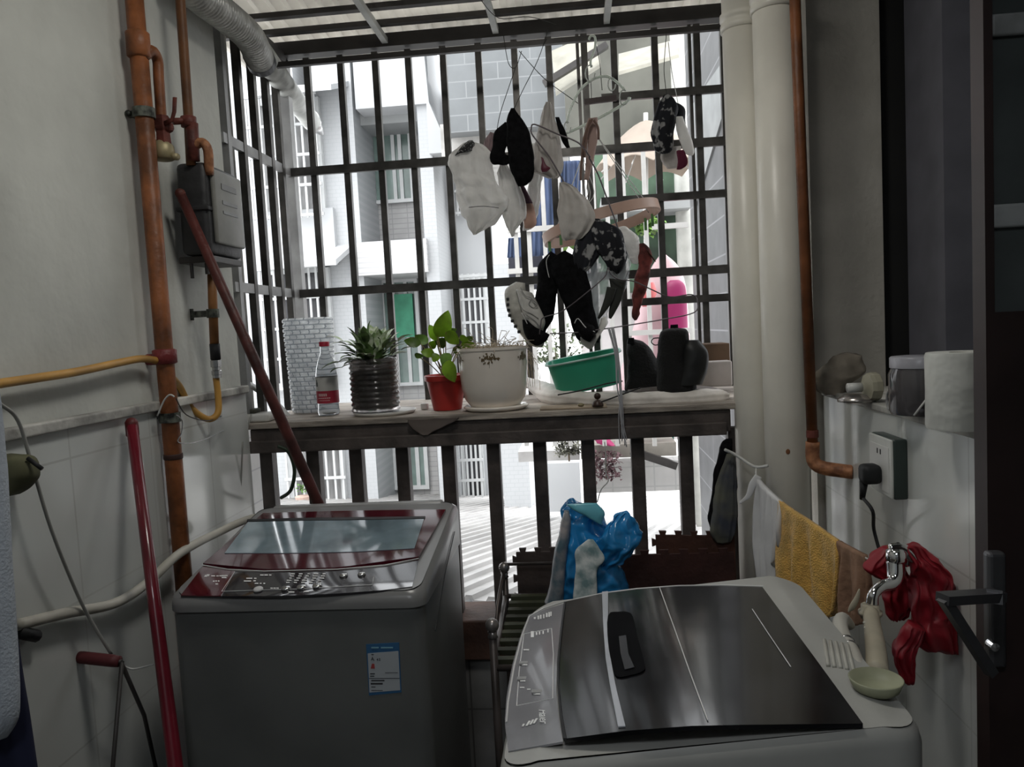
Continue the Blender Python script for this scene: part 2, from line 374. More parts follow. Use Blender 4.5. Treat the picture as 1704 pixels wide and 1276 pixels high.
# ================================================================== BALUSTRADE AND LEDGE
bl = thing('balustrade', (-.2, 2.45, .5), 'brown painted balustrade of square posts below the plant ledge', 'balustrade')
MB().box((-1.08, 2.40, 1.068), (.455, 2.50, 1.138), .005).build('top_beam', railpaint, bl)
MB().box((-1.08, 2.385, 1.06), (.44, 2.402, 1.10), .004).build('front_strip', railpaint, bl)
for px in (446, 523, 594, 671, 747, 822, 899, 979, 1061, 1141, 1222):
    p = at(px, 760, Y=2.45); MB().box((p.x-.021, 2.43, .49), (p.x+.021, 2.475, 1.075), .003).build('baluster', railpaint, bl)
o = MB().box((-1.09, 2.39, 1.138), (.60, 3.02, 1.158), .004).build('ledge_board', mat('weathered_ledge_board', (.42, .37, .32), .7, var=.35, scale=6, bump=.3, stretch=(1, 6, 6))); tag(o, 'weathered wooden ledge board over the balustrade carrying the pots', 'ledge')
lz = 1.158
o = soft([(722, 696, 44, .006, 0), (718, 703, 40, .003, 0), (710, 714, 22, .002, 0), (708, 724, 4, .001, 0)], 2.38, seg=20, crumple=.002).build('torn_sheet', mat('torn_sheet_beige', (.17, .14, .125), .8), smooth=1)
tag(o, 'torn corner of beige paper hanging over the ledge front', 'paper')
# neighbouring wall just outside the cage at the left
tile_out = mat('outside_white_tile', (.42, .42, .41), .35, var=.08, tex=tiles(.20, .12, .003, (.25, .25, .26), 'YZ', 0))
struct('wall_outer_left', MB().box((-1.45, 2.36, -3), (-1.19, 2.78, 1.12)), tile_out)
struct('wall_outer_left_upper', MB().box((-1.45, 2.36, 1.12), (-1.19, 2.70, 4)), mat('outer_plaster', (.40, .39, .36), .85, var=.2, scale=4, bump=.2))
# ================================================================== OUTSIDE
fac = mat('white_facade', (.46, .47, .48), .7, var=.04, scale=.7)
facb = mat('pale_blue_facade_tile', (.42, .43, .44), .5, var=.04, scale=1, tex=tiles(.09, .045, .003, (.37, .385, .395), 'XZ'))
fact = mat('small_brick_facade', (.36, .355, .35), .6, var=.05, tex=tiles(.20, .065, .006, (.27, .27, .27), 'XZ', 0))
soff = mat('grey_soffit', (.30, .31, .31), .8, var=.1, scale=2)
glassg = mat('green_window_glass', (.15, .21, .19), .2, var=.3, scale=2, coat=.3)
glassd = mat('dark_window_glass', (.05, .05, .055), .2, var=.4, scale=2)
glassl = mat('pale_curtained_glass', (.27, .27, .27), .3, var=.3, scale=3, stretch=(5, 1, .6))
frm = mat('white_window_frame', (.52, .53, .53), .5, var=.05)
struct('ground_outside', MB().box((-14, 2.6, -3.2), (14, 24, -3.0)), mat('outside_paving', (.55, .54, .52), .8))
bd = thing('apartment_building', (at(600, 600, Y=9.4).x, 9.4, -3), 'white tiled apartment building across the yard with grilled windows', 'building')
def rect(mb, x0, y0, x1, y1, Y, th=.3, bev=0):
    a = at(x0, y0, Y=Y); b = at(x1, y1, Y=Y); return mb.box((a.x, Y, b.z), (b.x, Y+th, a.z), bev)
def wall_rect(x0, y0, x1, y1, Y, m, parent=bd, th=.3, name='wall'):
    return rect(MB(), x0, y0, x1, y1, Y, th).build(name, m, parent)
# left bay (nearer), recess (farther), pilasters
wall_rect(330, -300, 560, 1150, 9.0, facb, th=1.5)
wall_rect(540, -300, 760, 1150, 9.9, fact, th=.5)
wall_rect(555, -300, 584, 1150, 9.0, facb, th=1.2)
wall_rect(708, 60, 752, 1150, 9.0, facb, th=1.2)
wall_rect(745, 150, 860, 1150, 9.8, fac, th=.5)
wall_rect(818, 440, 900, 1150, 8.0, facb, th=1.2)
wall_rect(584, 60, 712, 172, 8.95, fac, th=1.0, name='balcony_slab')
wall_rect(584, 404, 712, 452, 8.9, mat('white_ribbed_parapet', (.50, .50, .50), .5, var=.03, tex=tiles(4, .06, .006, (.40, .40, .41), 'XZ', 0)), th=1.0, name='balcony_parapet')
wall_rect(410, 355, 560, 440, 8.9, fac, th=.5)
for x0, y0, x1, y1 in ((405, 138, 556, 154), (430, 424, 564, 442)):
    a = at(x0, y0, Y=8.4); b = at(x1, y1, Y=8.4); MB().prism([(a.x, 8.3, b.z), (b.x, 8.3, b.z), (b.x, 9.1, a.z+.1), (a.x, 9.1, a.z+.1)], (0, 0, .06)).build('awning', fac, bd)
a = at(712, 195, Y=8.95); b = at(748, 240, Y=8.95)
MB().prism([(a.x, 8.9, b.z+1.2), (a.x, 8.9, b.z-.1), (at(750, 245, Y=8.95).x, 8.9, b.z-.1), (at(715, 172, Y=8.95).x, 8.9, at(715, 172, Y=8.95).z)], (0, .3, 0)).build('sloped_eave', fac, bd)
def window(x0, y0, x1, y1, Y, pane, nv, nh, grille=True, parent=bd, fw=.05, mull=(), gm=None, box=.10):
    a = at(x0, y0, Y=Y); b = at(x1, y1, Y=Y); X0, X1, Z0, Z1 = a.x, b.x, b.z, a.z
    mb = MB().box((X0, Y-.06, Z0), (X0+fw, Y+.04, Z1)).box((X1-fw, Y-.06, Z0), (X1, Y+.04, Z1)).box((X0+fw, Y-.055, Z0), (X1-fw, Y+.035, Z0+fw)).box((X0+fw, Y-.055, Z1-fw), (X1-fw, Y+.035, Z1))
    for u in mull: mb.box((X0+(X1-X0)*u-fw/2, Y-.05, Z0+fw), (X0+(X1-X0)*u+fw/2, Y+.03, Z1-fw))
    w_ = mb.build('window', frm, parent)
    MB().box((X0+.003, Y-.02, Z0+.003), (X1-.003, Y+.017, Z1-.003)).build('pane', pane, w_)
    if grille:
        g = MB()
        for i in range(nv+1): x = X0+(X1-X0)*i/nv; g.box((x-.012, Y-box-.02, Z0-.03), (x+.012, Y-box, Z1+.03))
        for j in range(nh+1): z = Z0+(Z1-Z0)*j/nh; g.box((X0-.03, Y-box-.03, z-.016), (X1+.03, Y-box, z+.016))
        g.build('grille', gm or frm, w_)
    return w_
window(420, 172, 545, 360, 8.98, glassl, 10, 4, box=.2)
window(435, 452, 562, 640, 8.98, glassd, 10, 4, box=.25)
window(480, 735, 580, 850, 8.98, glassl, 7, 2)
window(592, 218, 692, 336, 9.88, glassg, 0, 1, False, fw=.045, mull=(.14, .42, .66, .78))
window(602, 468, 706, 640, 9.88, glassg, 0, 1, False, fw=.045, mull=(.12, .36, .56, .78))
window(624, 728, 716, 812, 9.88, glassg, 0, 1, False, fw=.05, mull=(.36, .8))
window(755, 285, 776, 356, 9.78, glassl, 3, 2)
window(764, 462, 818, 610, 9.78, glassd, 5, 4, box=.2)
window(766, 726, 812, 888, 9.78, glassd, 5, 5, box=.3)
wall_rect(765, 892, 815, 950, 9.3, soff, th=.5, name='window_sill')
p = at(642, 505, Y=9.8); rect(MB(), 655, 490, 690, 560, 9.80, .03).build('green_blind', mat('green_blind', (.06, .30, .18), .6), MATS and bpy.data.objects['window.004'])
rect(MB(), 590, 172, 714, 200, 9.3, .6).build('soffit', soff, bd)
# orange cloth on the facade
o = soft([(604, 324, 5, .03), (601, 334, 10, .05, 20), (597, 344, 7, .04, 30)], 9.6, seg=14, crumple=.02).build('orange_bundle', mat('orange_bundle', (.55, .22, .12), .8, col2=(.75, .6, .5), var=.3, scale=14), smooth=1)
tag(o, 'small orange and white bundle hanging by the upper green window', 'bundle')
# flower pot on the lower left window and the tall window's plants
def leaf(mb, base, tip, w, bend=.0, up=(0, 0, 1), n=8, th=.0006, shape=1.0, side=None, fold_=.15):
    base = Vector(base); tip = Vector(tip); d = tip-base; L = d.length
    sd_ = side or d.cross(Vector(up)); sd_ = Vector(sd_); sd_ = sd_.normalized() if sd_.length > 1e-6 else Vector((1, 0, 0))
    nn = sd_.cross(d).normalized(); vs = []; fs = []
    for i in range(n+1):
        t = i/n; c = base + d*t + nn*(bend*4*t*(1-t)*L)
        ww = w*(sin(pi*min(1, t**shape*.97+.03))**.75)+.0004
        for k, (u, h) in enumerate(((-1, fold_), (0, 0), (1, fold_), (0, -1))):
            vs.append(c + sd_*(ww*u) + nn*(h*ww if k != 3 else -th*2))
    for i in range(n):
        a = i*4; b = a+4
        for k in range(4): k2 = (k+1) % 4; fs.append((a+k, a+k2, b+k2, b+k))
    fs.append((3, 2, 1, 0)); fs.append((n*4, n*4+1, n*4+2, n*4+3)); mb.add(vs, fs)
green_far = mat('far_foliage', (.14, .26, .08), .7, var=.5, scale=20)
def far_plant(name, label, x, y, rpx, Y, n, m, pot=None, droop=0, leafpx=6, seed=1, group=None):
    random.seed(seed); c = at(x, y, Y=Y); t = thing(name, c, label, 'plant', group); mb = MB(); R = rpx*mpp(Y)
    for i in range(n):
        a = random.uniform(0, 2*pi); e = random.uniform(-.3, 1) if not droop else random.uniform(-1.0, .5); r = R*random.uniform(.2, .9)
        b = c + Vector((cos(a)*r, sin(a)*r*.6, e*R*(1.0 if e > 0 else 2*droop)))
        l = leafpx*mpp(Y); d = Vector((random.uniform(-1, 1), random.uniform(-1, 1), random.uniform(-.6, 1))).normalized()*l
        leaf(mb, b, b+d, l*.28, .1, n=3)
    mb.build('foliage', m, t, kind='stuff')
    if pot:
        MB().lathe(c-Vector((0, 0, R*.9+pot[1])), [(pot[0]*.7, 0), (pot[0], pot[1]), (pot[0]*.9, pot[1])], seg=16).build('pot', pot[2], t)
    else:
        MB().tube([c-Vector((0, 0, R)), c+Vector((0, 0, R*.4))], .006, seg=6).build('stem', mat('stem_brown', (.16, .12, .08), .8), t)
    return t
far_plant('potted_shrub', 'small green potted plant behind the lower left grille outside', 503, 816, 11, 8.7, 60, green_far, pot=(.09, .13, mat('terracotta_far', (.55, .40, .34), .7)))
far_plant('potted_shrub', 'pale leafy plant at the foot of the tall grilled window outside', 790, 868, 20, 9.3, 120, mat('pale_far_foliage', (.42, .47, .36), .7, var=.4, scale=20), seed=4)
# grey brick block at the upper right and its underside
gb = thing('upper_floor_block', (at(830, 150, Y=7.4).x, 7.4, 3), 'grey tiled upper storey jutting out above the white building', 'building')
gtile = mat('grey_long_tile', (.145, .155, .16), .6, var=.12, scale=2, tex=tiles(.62, .155, .006, (.195, .205, .21), 'XZ', .5))
rect(MB(), 716, -250, 946, 206, 7.4, 2.2).build('wall', gtile, gb)
rect(MB(), 732, 207, 944, 245, 7.6, 1.8).build('soffit_beam', mat('mottled_concrete', (.42, .41, .39), .8, var=.15, tex=blotch((.30, .29, .28), 1.2, .5, .7)), gb)
# corrugated roof below
P0 = at(850, 880, Y=6.0); d1 = ray(1330, 742).normalized(); d2 = Vector((d1.y, -d1.x, 0)).normalized(); nn_ = d2.cross(d1).normalized()
if nn_.z < 0: nn_ = -nn_
mb = MB(); NR = 120; w_r = .105; vs = []; fs = []
prof = []
for i in range(NR):
    s_ = (i-NR*.60)*w_r; prof += [(s_, 0), (s_+w_r*.55, 0), (s_+w_r*.65, .020), (s_+w_r*.92, .020)]
for dd in (-2.7, 4.5):
    for (s_, h) in prof: vs.append(P0+d1*dd+d2*s_+nn_*h)
K = len(prof)
for dd in (-2.7, 4.5):
    for (s_, h) in prof: vs.append(P0+d1*dd+d2*s_+nn_*(h-.01))
for i in range(K-1): fs += [(i, i+1, K+i+1, K+i), (2*K+i, 3*K+i, 3*K+i+1, 2*K+i+1), (i, 2*K+i, 2*K+i+1, i+1), (K+i, K+i+1, 3*K+i+1, 3*K+i)]
mb.add(vs, fs); sh = thing('shed_roof', P0, 'white ridged metal roof sloping away below the balcony', 'roof')
mb.build('roof_sheet', mat('white_ridged_metal', (.42, .41, .40), .45, var=.14, scale=2), sh)
# white parapet beyond the shed and tiled parapet of the neighbour
nb = thing('neighbouring_balcony', (at(1060, 760, Y=5.4).x, 5.4, 0), 'neighbouring balcony with pale bars, slab and square tiled parapet', 'balcony')
sq = mat('square_pale_tile', (.42, .41, .40), .4, var=.05, tex=tiles(.16, .155, .006, (.34, .34, .33), 'XZ', 0))
paleslab = mat('pale_slab', (.44, .43, .42), .7)
rect(MB(), 893, 772, 968, 850, 6.6, .3).build('white_wall', fac, nb)
rect(MB(), 970, 772, 1150, 815, 5.9, .2).build('parapet', sq, nb)
rect(MB(), 862, 752, 965, 765, 5.2, .9).build('slab', paleslab, nb)
rect(MB(), 966, 742, 1126, 758, 5.2, .9).build('slab', mat('brownish_slab', (.25, .23, .20), .7), nb)
mb = MB(); mb.beam(at(1050, 750, Y=5.15), at(1126, 775, Y=5.15), .05, .05); mb.build('bracket', darkmetal, nb)
rect(MB(), 1060, 718, 1122, 742, 5.9, .1).build('lower_window', mat('teal_lower_glass', (.06, .16, .13), .2, var=.4), nb)
rect(MB(), 1058, 716, 1124, 722, 5.84, .05).build('lower_window_head', darkmetal, nb)
# bars of the neighbour's cage
paleb = mat('pale_cage_paint', (.50, .49, .47), .5, var=.08)
for px in (858, 880, 906, 932, 990, 1012, 1040, 1075):
    a = at(px, 380, Y=4.9); MB().box((a.x-.013, 4.88, at(px, 742, Y=4.9).z), (a.x+.013, 4.91, at(px, 250, Y=4.9).z)).build('bar', paleb, nb)
for py, x0, x1 in ((384, 845, 1000), (452, 845, 1000), (470, 845, 1000), (258, 930, 970), (555, 1040, 1150), (378, 1085, 1145)):
    a = at(x0, py, Y=4.88); b = at(x1, py, Y=4.88); MB().box((a.x, 4.86, a.z-.016), (b.x, 4.885, a.z+.016)).build('rail', paleb, nb)
# back of the neighbour's balcony, sloped awning underside, downpipe
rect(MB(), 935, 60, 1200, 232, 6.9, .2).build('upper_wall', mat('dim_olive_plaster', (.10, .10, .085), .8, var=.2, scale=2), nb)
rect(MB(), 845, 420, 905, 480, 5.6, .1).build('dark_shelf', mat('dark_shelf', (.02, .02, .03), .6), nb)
mb = MB(); q = [at(918, 90, Y=5.6), at(990, 60, Y=5.6), at(1000, 112, Y=5.2), at(925, 160, Y=5.2)]; mb.prism(q, (0, .02, .03)).build('awning', mat('cream_awning', (.24, .23, .19), .7), nb)
mb = MB(); mb.beam(at(905, 140, Y=5.15), at(1010, 75, Y=5.15), .05, .04); mb.build('awning_beam', darkmetal, nb)
mb = MB(); q = [at(1030, 95, Y=5.8), at(1130, 70, Y=5.8), at(1130, 96, Y=5.4), at(1030, 125, Y=5.4)]; mb.prism(q, (0, .02, .03)).build('awning', MATS['cream_awning'], nb)
rect(MB(), 1000, 330, 1150, 345, 6.2, .8).build('back_ledge', soff, nb)
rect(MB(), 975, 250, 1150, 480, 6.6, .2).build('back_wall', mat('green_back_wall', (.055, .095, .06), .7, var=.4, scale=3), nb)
rect(MB(), 960, 425, 1150, 730, 6.9, .2).build('white_back_wall', mat('pinkish_white_wall', (.50, .47, .47), .7, var=.05), nb)
o = MB().tube([at(1128, 40, Y=6.42), at(1136, 300, Y=6.42), at(1136, 300, Y=6.42)-Vector((0, 0, 5.9))], .068, seg=20).build('downpipe', mat('grey_white_pvc', (.42, .42, .39), .35), smooth=1); tag(o, 'pale plastic downpipe on the neighbouring balcony', 'pipe')
# tiled wall running outwards beside the cage
gt2 = mat('grey_side_tile', (.12, .122, .125), .5, var=.1, tex=tiles(.5, .17, .004, (.22, .22, .23), 'YZ', 0))
struct('wall_outer_right', MB().box((.665, 3.08, -3), (1.1, 4.5, 4)), gt2)
q = [(.655, 3.1, at(1205, 70, Y=3.1).z), (.655, 3.1, at(1205, 110, Y=3.1).z), (.655, 4.3, at(1160, 250, Y=4.2).z-.3), (.655, 4.3, at(1160, 170, Y=4.2).z)]
MB().prism(q, (.03, 0, 0)).build('wall_outer_right_brace', mat('white_brace', (.26, .27, .27), .5), origin=False)['kind'] = 'structure'
# umbrella
um = thing('parasol', at(1075, 300, Y=5.4), 'large cream parasol with scalloped edge open on the neighbouring balcony', 'parasol')
c = at(1075, 200, Y=5.5); rim = at(1075, 285, Y=5.5); R = 88*mpp(5.5); vs = [c]; fs = []; ns = 64; rings = 8
for i in range(1, rings+1):
    t = i/rings
    for k in range(ns):
        a = 2*pi*k/ns; sc = abs(sin(4*a)); r = R*t*(1-.06*sc*t); z = c.z+(rim.z-c.z)*(t**1.5) + .055*sc*t*t
        vs.append(Vector((c.x+r*cos(a), c.y+r*sin(a), z)))
top_n = len(vs)
fs += [(0, 1+k, 1+(k+1) % ns) for k in range(ns)]
for i in range(rings-1):
    for k in range(ns): k2 = (k+1) % ns; fs.append((1+i*ns+k, 1+(i+1)*ns+k, 1+(i+1)*ns+k2, 1+i*ns+k2))
vs2 = [v-Vector((0, 0, .006)) for v in vs]; fs2 = [tuple(top_n+i for i in f[::-1]) for f in fs]
b0 = 1+(rings-1)*ns
fs3 = [(b0+k, top_n+b0+k, top_n+b0+(k+1) % ns, b0+(k+1) % ns) for k in range(ns)]
MB().add(vs+vs2, fs+fs2+fs3).build('canopy', mat('cream_canvas', (.46, .39, .33), .8, var=.05, translucent=.3), um, smooth=True)
MB().tube([c+Vector((0, 0, .05)), at(1075, 470, Y=5.5)], .016, seg=8).build('pole', paleb, um)
for k in range(8):
    a = pi/8+k*pi/4; MB().tube([c-Vector((0, 0, .02)), Vector((c.x+R*.93*cos(a), c.y+R*.93*sin(a), rim.z-.01))], .005, seg=5).build('rib', paleb, um)
# blue curtains
bl_m = mat('blue_curtain', (.085, .12, .22), .8, var=.3, scale=6, stretch=(6, 1, .4), translucent=.3)
for i, (x0, x1, y0, y1) in enumerate(((934, 965, 268, 350), (846, 880, 395, 428), (884, 930, 240, 425), (930, 960, 355, 410))):
    o = strip([(y0, x0, x1, .015), ((y0+y1)/2, x0-1, x1+1, .02), (y1, x0-2, x1+1, .02)], 5.3, seg=60, ripple=.012, nr=9, seed=i).build('curtain', bl_m, smooth=1)
    tag(o, ['blue curtain panel hanging in the neighbouring window under the parasol rim', 'short blue cloth left of the long blue curtain', 'long blue curtain behind the white garments', 'lower blue curtain piece behind the drying ring'][i], 'curtain')
# pink and white board
o = thing('toy_slide', at(1120, 600, Y=5.0), 'tall rounded pink and white plastic slide standing on the neighbouring balcony', 'slide')
strip([(424, 1098, 1108, .02), (445, 1084, 1128, .06), (480, 1072, 1140, .09), (560, 1050, 1146, .10), (660, 1020, 1150, .10), (705, 1010, 1150, .10)], 5.3, seg=40).build('body', mat('pinkish_white_plastic', (.52, .36, .38), .4, var=.05), o, smooth=1)
strip([(466, 1115, 1130, .01), (478, 1106, 1140, .03), (520, 1102, 1143, .035), (600, 1101, 1145, .035), (670, 1100, 1146, .03)], 5.16, seg=40).build('panel', mat('magenta_plastic', (.24, .015, .085), .4, var=.05), o, smooth=1)
o = soft([(1082, 470, 6, .02, 0), (1078, 490, 14, .04, 0), (1074, 510, 5, .02)], 5.05, seg=16).build('red_ball', mat('coral_red', (.6, .14, .14), .5), smooth=1); tag(o, 'coral red patch of cloth beside the pink slide', 'cloth')
far_plant('hanging_creeper', 'purple leaved creeper trailing over the tiled parapet outside', 1008, 768, 30, 5.1, 300, mat('purple_creeper', (.16, .09, .10), .7, var=.4, scale=20), droop=.5, leafpx=8, seed=6)
far_plant('leafy_creeper', 'dense grey green creeper climbing beside the pale slab outside', 946, 742, 26, 5.1, 460, mat('grey_green_leaf', (.22, .22, .17), .7, var=.6, scale=25), droop=.3, leafpx=6, seed=8)
far_plant('balcony_shrub', 'bushy shrub behind the hanging trainers', 925, 600, 55, 5.6, 420, mat('shrub_grey_green', (.20, .24, .15), .7, var=.6, scale=25), leafpx=9, seed=9)
far_plant('balcony_aloe', 'thin green plant under the drying ring at its left', 938, 408, 24, 5.2, 60, mat('bright_far_leaf', (.16, .30, .06), .6, var=.4), leafpx=18, seed=10)
far_plant('balcony_aloe', 'thin green plant under the drying ring at its right', 1078, 390, 22, 5.2, 50, MATS['bright_far_leaf'], leafpx=18, seed=11)
o = soft([(1000, 724, 4, .02), (1003, 731, 14, .05, 10), (1008, 739, 16, .04, 10)], 5.14, seg=16, crumple=.01).build('pink_bundle', mat('hot_pink', (.42, .04, .15), .6), smooth=1); tag(o, 'hot pink bundle on the neighbouring slab', 'bundle')
# ================================================================== PIPES AND METER
LX = -1.066
def pipe_px(mb, pts, r, Y=None, seg=14, smooth=0): return mb.tube([at(p[0], p[1], Y=(p[2] if len(p) > 2 else Y)) for p in pts], r, seg=seg, smooth=smooth)
# main riser
Yr = 1.85
gp = thing('gas_pipe', at(285, 900, Y=Yr), 'thick orange painted riser pipe with collars rising beside the gas meter', 'pipe')
pt = at(232, 0, Y=Yr); X0 = at(262, 450, Y=Yr).x
MB().tube([(X0, Yr, .0), (X0, Yr, 2.78)], .0215, seg=20).build('pipe_run', rust, gp, smooth=1)
zc = lambda px, py, Y=Yr: at(px, py, Y=Y).z
mb = MB()
for y0, y1 in ((52, 96),): mb.lathe((X0, Yr, zc(238, y1)), [(.023, 0), (.028, .004), (.028, zc(238, y0)-zc(238, y1)-.004), (.023, zc(238, y0)-zc(238, y1))], seg=20)
mb.build('coupling', rust, gp, smooth=1)
mb = MB().lathe((X0, Yr, zc(272, 606)), [(.023, 0), (.029, .003), (.029, .035), (.023, .038)], seg=20).tube([(X0, Yr, zc(272, 597)), (X0-.05, Yr-.01, zc(272, 597))], .014, seg=12)
mb.build('tee_fitting', mat('dark_red_tape', (.20, .03, .03), .5, var=.3, bump=.4), gp, smooth=1)
MB().lathe((X0, Yr, zc(284, 764)), [(.0225, 0), (.0235, .002), (.0235, .012), (.0225, .014)], seg=20).build('paint_band', mat('dark_band', (.05, .02, .015), .6), gp, smooth=1)
for py in (695, 186):
    z = zc(270, py); mb = MB().lathe((X0, Yr, z-.012), [(.0235, 0), (.026, 0), (.026, .024), (.0235, .024)], seg=20).box((LX-.012, Yr-.005, z-.008), (X0-.015, Yr+.005, z+.008)).ball((X0-.035, Yr-.01, z), .008)
    mb.build('bracket', mat('speckled_bracket', (.10, .11, .09), .6, var=.6, scale=60), gp)
# loop branch with valve
Yb = 1.90
mb = MB(); pts = [(238, 96, Yr), (252, 84, Yr+.02), (262, 100, Yb), (264, 130, Yb), (268, 190, Yb), (270, 232, Yb)]
gb1 = thing('gas_valve_branch', at(270, 240, Y=Yb), 'short rusty branch pipe with a lever valve between the riser and the meter', 'pipe')
pipe_px(mb, pts, .013, smooth=4).build('branch_pipe', rust, gb1, smooth=1)
c = at(270, 205, Y=Yb); MB().lathe(c-Vector((0, 0, .012)), [(.015, -.045), (.02, -.04), (.018, -.01), (.022, 0), (.022, .02), (.016, .03)], seg=6).ball(at(280, 212, Y=Yb), .014).build('valve_body', rust_dark, gb1)
mb = MB().tube([at(274, 205, Y=Yb-.015), at(286, 200, Y=Yb-.02), at(290, 186, Y=Yb-.02), at(291, 162, Y=Yb-.02)], .006, seg=8, el=.5); mb.build('valve_lever', rust_dark, gb1, smooth=1)
MB().lathe(at(273, 264, Y=Yb), [(.022, -.004), (.028, 0), (.026, .03), (.016, .045)], seg=16).tube([at(285, 260, Y=Yb), at(295, 261, Y=Yb-.01)], .009, seg=10).build('brass_union', mat('dull_brass', (.34, .29, .17), .5, metal=.4, var=.3), gb1, smooth=1)
# second pipe
Y2 = 2.0
gp2 = thing('gas_pipe', at(322, 270, Y=Y2), 'thinner rust brown pipe coming down from the roof into the meter', 'pipe')
xa = at(318, 200, Y=Y2).x
MB().tube([at(318, 275, Y=Y2), at(314, 200, Y=Y2), at(300, 0, Y=Y2), at(296, -60, Y=Y2)], .0125, seg=14).build('pipe_run', rust_dark if False else mat('brown_pipe_paint', (.17, .07, .025), .55, var=.3, bump=.2), gp2, smooth=1)
mb = MB().tube([at(322, 268, Y=Y2), at(319, 205, Y=Y2)], .0165, seg=14); mb.lathe(at(314, 203, Y=Y2)-Vector((0, 0, .015)), [(.014, 0), (.02, .002), (.02, .028), (.014, .03)], seg=14); mb.build('sleeve', rust_dark, gp2, smooth=1)
MB().tube([at(288, 202, Y=Y2-.03), at(314, 201, Y=Y2)], .009, seg=10).build('cross_link', rust_dark, gp2, smooth=1)
MB().tube([at(325, 242, Y=Y2), at(336, 237, Y=Y2), at(346, 250, Y=Y2), at(348, 290, Y=Y2+.02)], .0125, seg=12, smooth=4).build('return_bend', mat('flaky_orange', (.38, .17, .08), .6, col2=(.20, .08, .04), var=.3, scale=40, bump=.4), gp2, smooth=1)
# meter
gm = thing('gas_meter', at(320, 430, Y=2.05), 'old grey gas meter box on the left wall with a pale dial plate', 'gas meter')
za = at(300, 428, Y=2.03).z; zb_ = at(300, 275, Y=2.03).z; xm = at(346, 350, Y=2.0).x
grey_m = mat('grey_meter_case', (.050, .050, .052), .5, metal=.3, var=.3, scale=9, bump=.15)
MB().box((LX+.015, 2.0, za), (xm, 2.20, zb_), .015).build('case', grey_m, gm, smooth=1)
MB().box((LX+.01, 1.995, (za+zb_)/2-.006), (xm+.004, 2.205, (za+zb_)/2+.006), .003).build('seam_flange', grey_m, gm, smooth=1)
mp_ = mat('meter_dial_plate', (.22, .22, .20), .45, var=.2)
MB().box((xm, 2.02, za+.03), (xm+.014, 2.19, zb_-.015), .006).build('dial_plate', mp_, gm, smooth=1)
mb = MB(); 
for k, (a_, b_) in enumerate(((.75, .83), (.55, .6), (.42, .46))): mb.box((xm+.0135, 2.06, za+.03+(zb_-za-.045)*a_), (xm+.0155, 2.15, za+.03+(zb_-za-.045)*b_))
mb.build('dial_window', mat('dial_dark', (.10, .10, .10), .3), gm)
MB().box((LX+.0, 2.01, za-.02), (xm+.0, 2.19, za-.002), .003).build('support_bracket', darkmetal, gm)
MB().tube([(xm-.03, 2.03, za-.018), (xm-.03, 2.03, za-.05)], .006, seg=8).tube([(LX+.03, 2.02, za-.018), (LX+.03, 2.02, za-.06)], .005, seg=8).build('bracket_bolt', darkmetal, gm)
MB().ball(at(362, 428, Y=2.12), .028, sc=(1, 1, .6)).build('yellowed_label', mat('yellowed_plastic', (.42, .39, .25), .5), gm, smooth=1)
# outlet pipe and flexible hose
Yo = 2.08
op = thing('gas_outlet_pipe', at(356, 570, Y=Yo), 'orange brown pipe dropping from under the meter to the yellow hose', 'pipe')
pipe_px(MB(), [(352, 425, Yo), (354, 500, Yo), (357, 575, Yo)], .0125).build('pipe_run', mat('amber_pipe', (.30, .13, .04), .5, var=.3, bump=.2), op, smooth=1)
pipe_px(MB(), [(357, 572, Yo), (359, 598, Yo)], .014).build('black_sleeve', rubber, op, smooth=1)
mb = MB(); z1 = at(359, 598, Y=Yo); mb.lathe(z1-Vector((0, 0, .052)), [(.013, 0), (.013, .008), (.015, .009), (.015, .02), (.012, .022), (.012, .03), (.016, .031), (.016, .05), (.012, .052)], seg=8); mb.build('hose_connector', steel, op)
a = at(308, 524, Y=Yo); b = at(352, 522, Y=Yo); MB().box((LX-.01, Yo-.004, a.z-.009), (b.x, Yo+.004, a.z+.009)).lathe((b.x+.004, Yo, a.z-.012), [(.013, 0), (.017, 0), (.017, .024), (.013, .024)], seg=14).build('wall_clamp', MATS['speckled_bracket'], op)
MB().tube([(LX-.012, Yo, a.z-.016), (LX-.012, Yo, a.z+.016)], .006, seg=8).build('clamp_plate', MATS['speckled_bracket'], op)
o = pipe_px(MB(), [(359, 625, Yo), (363, 660, Yo), (362, 688, Yo-.01), (345, 697, Yo-.03), (318, 678, Yo-.06), (300, 645, Yo-.11), (290, 632, 1.925), (281, 622, 1.89)], .009, smooth=6).build('gas_hose', yellow_hose, smooth=1)
tag(o, 'yellow rubber hose looping from the outlet pipe back behind the thick riser', 'hose')
o = MB().tube([at(262, 600, Y=1.83)]+[at(x, y, X=-1.052) for x, y in ((235, 597), (200, 603), (130, 618), (60, 629), (0, 638), (-60, 648))], .009, seg=12, smooth=6).build('gas_hose', yellow_hose, smooth=1)
tag(o, 'long yellow hose running leftwards along the wall from the red taped tee', 'hose')
# thin wires on the riser and ledge corner
o = wire([(262, 692), (272, 668), (282, 657), (290, 660)], 1.80, .0022, smooth=4).build('bent_wire', white_pl, smooth=1); tag(o, 'short bright bent wire hooked on the riser above its lower bracket', 'wire')
o = wire([(293, 690, 1.82), (303, 700, 1.83), (302, 720, 1.84), (296, 735, 1.84), (318, 737, 1.90), (350, 727, 2.03), (378, 712, 2.25)], 2, .0015, smooth=5).build('bent_wire', steel, smooth=1); tag(o, 'thin silver wire from the riser bracket to the ledge corner', 'wire')
o = wire([(293, 663, 1.82), (310, 690, 1.88), (345, 700, 1.99), (370, 692, 2.2), (385, 700, 2.36)], 2, .0015, smooth=5).build('bent_wire', darkmetal, smooth=1); tag(o, 'thin dark wire drooping under the yellow hose loop', 'wire')
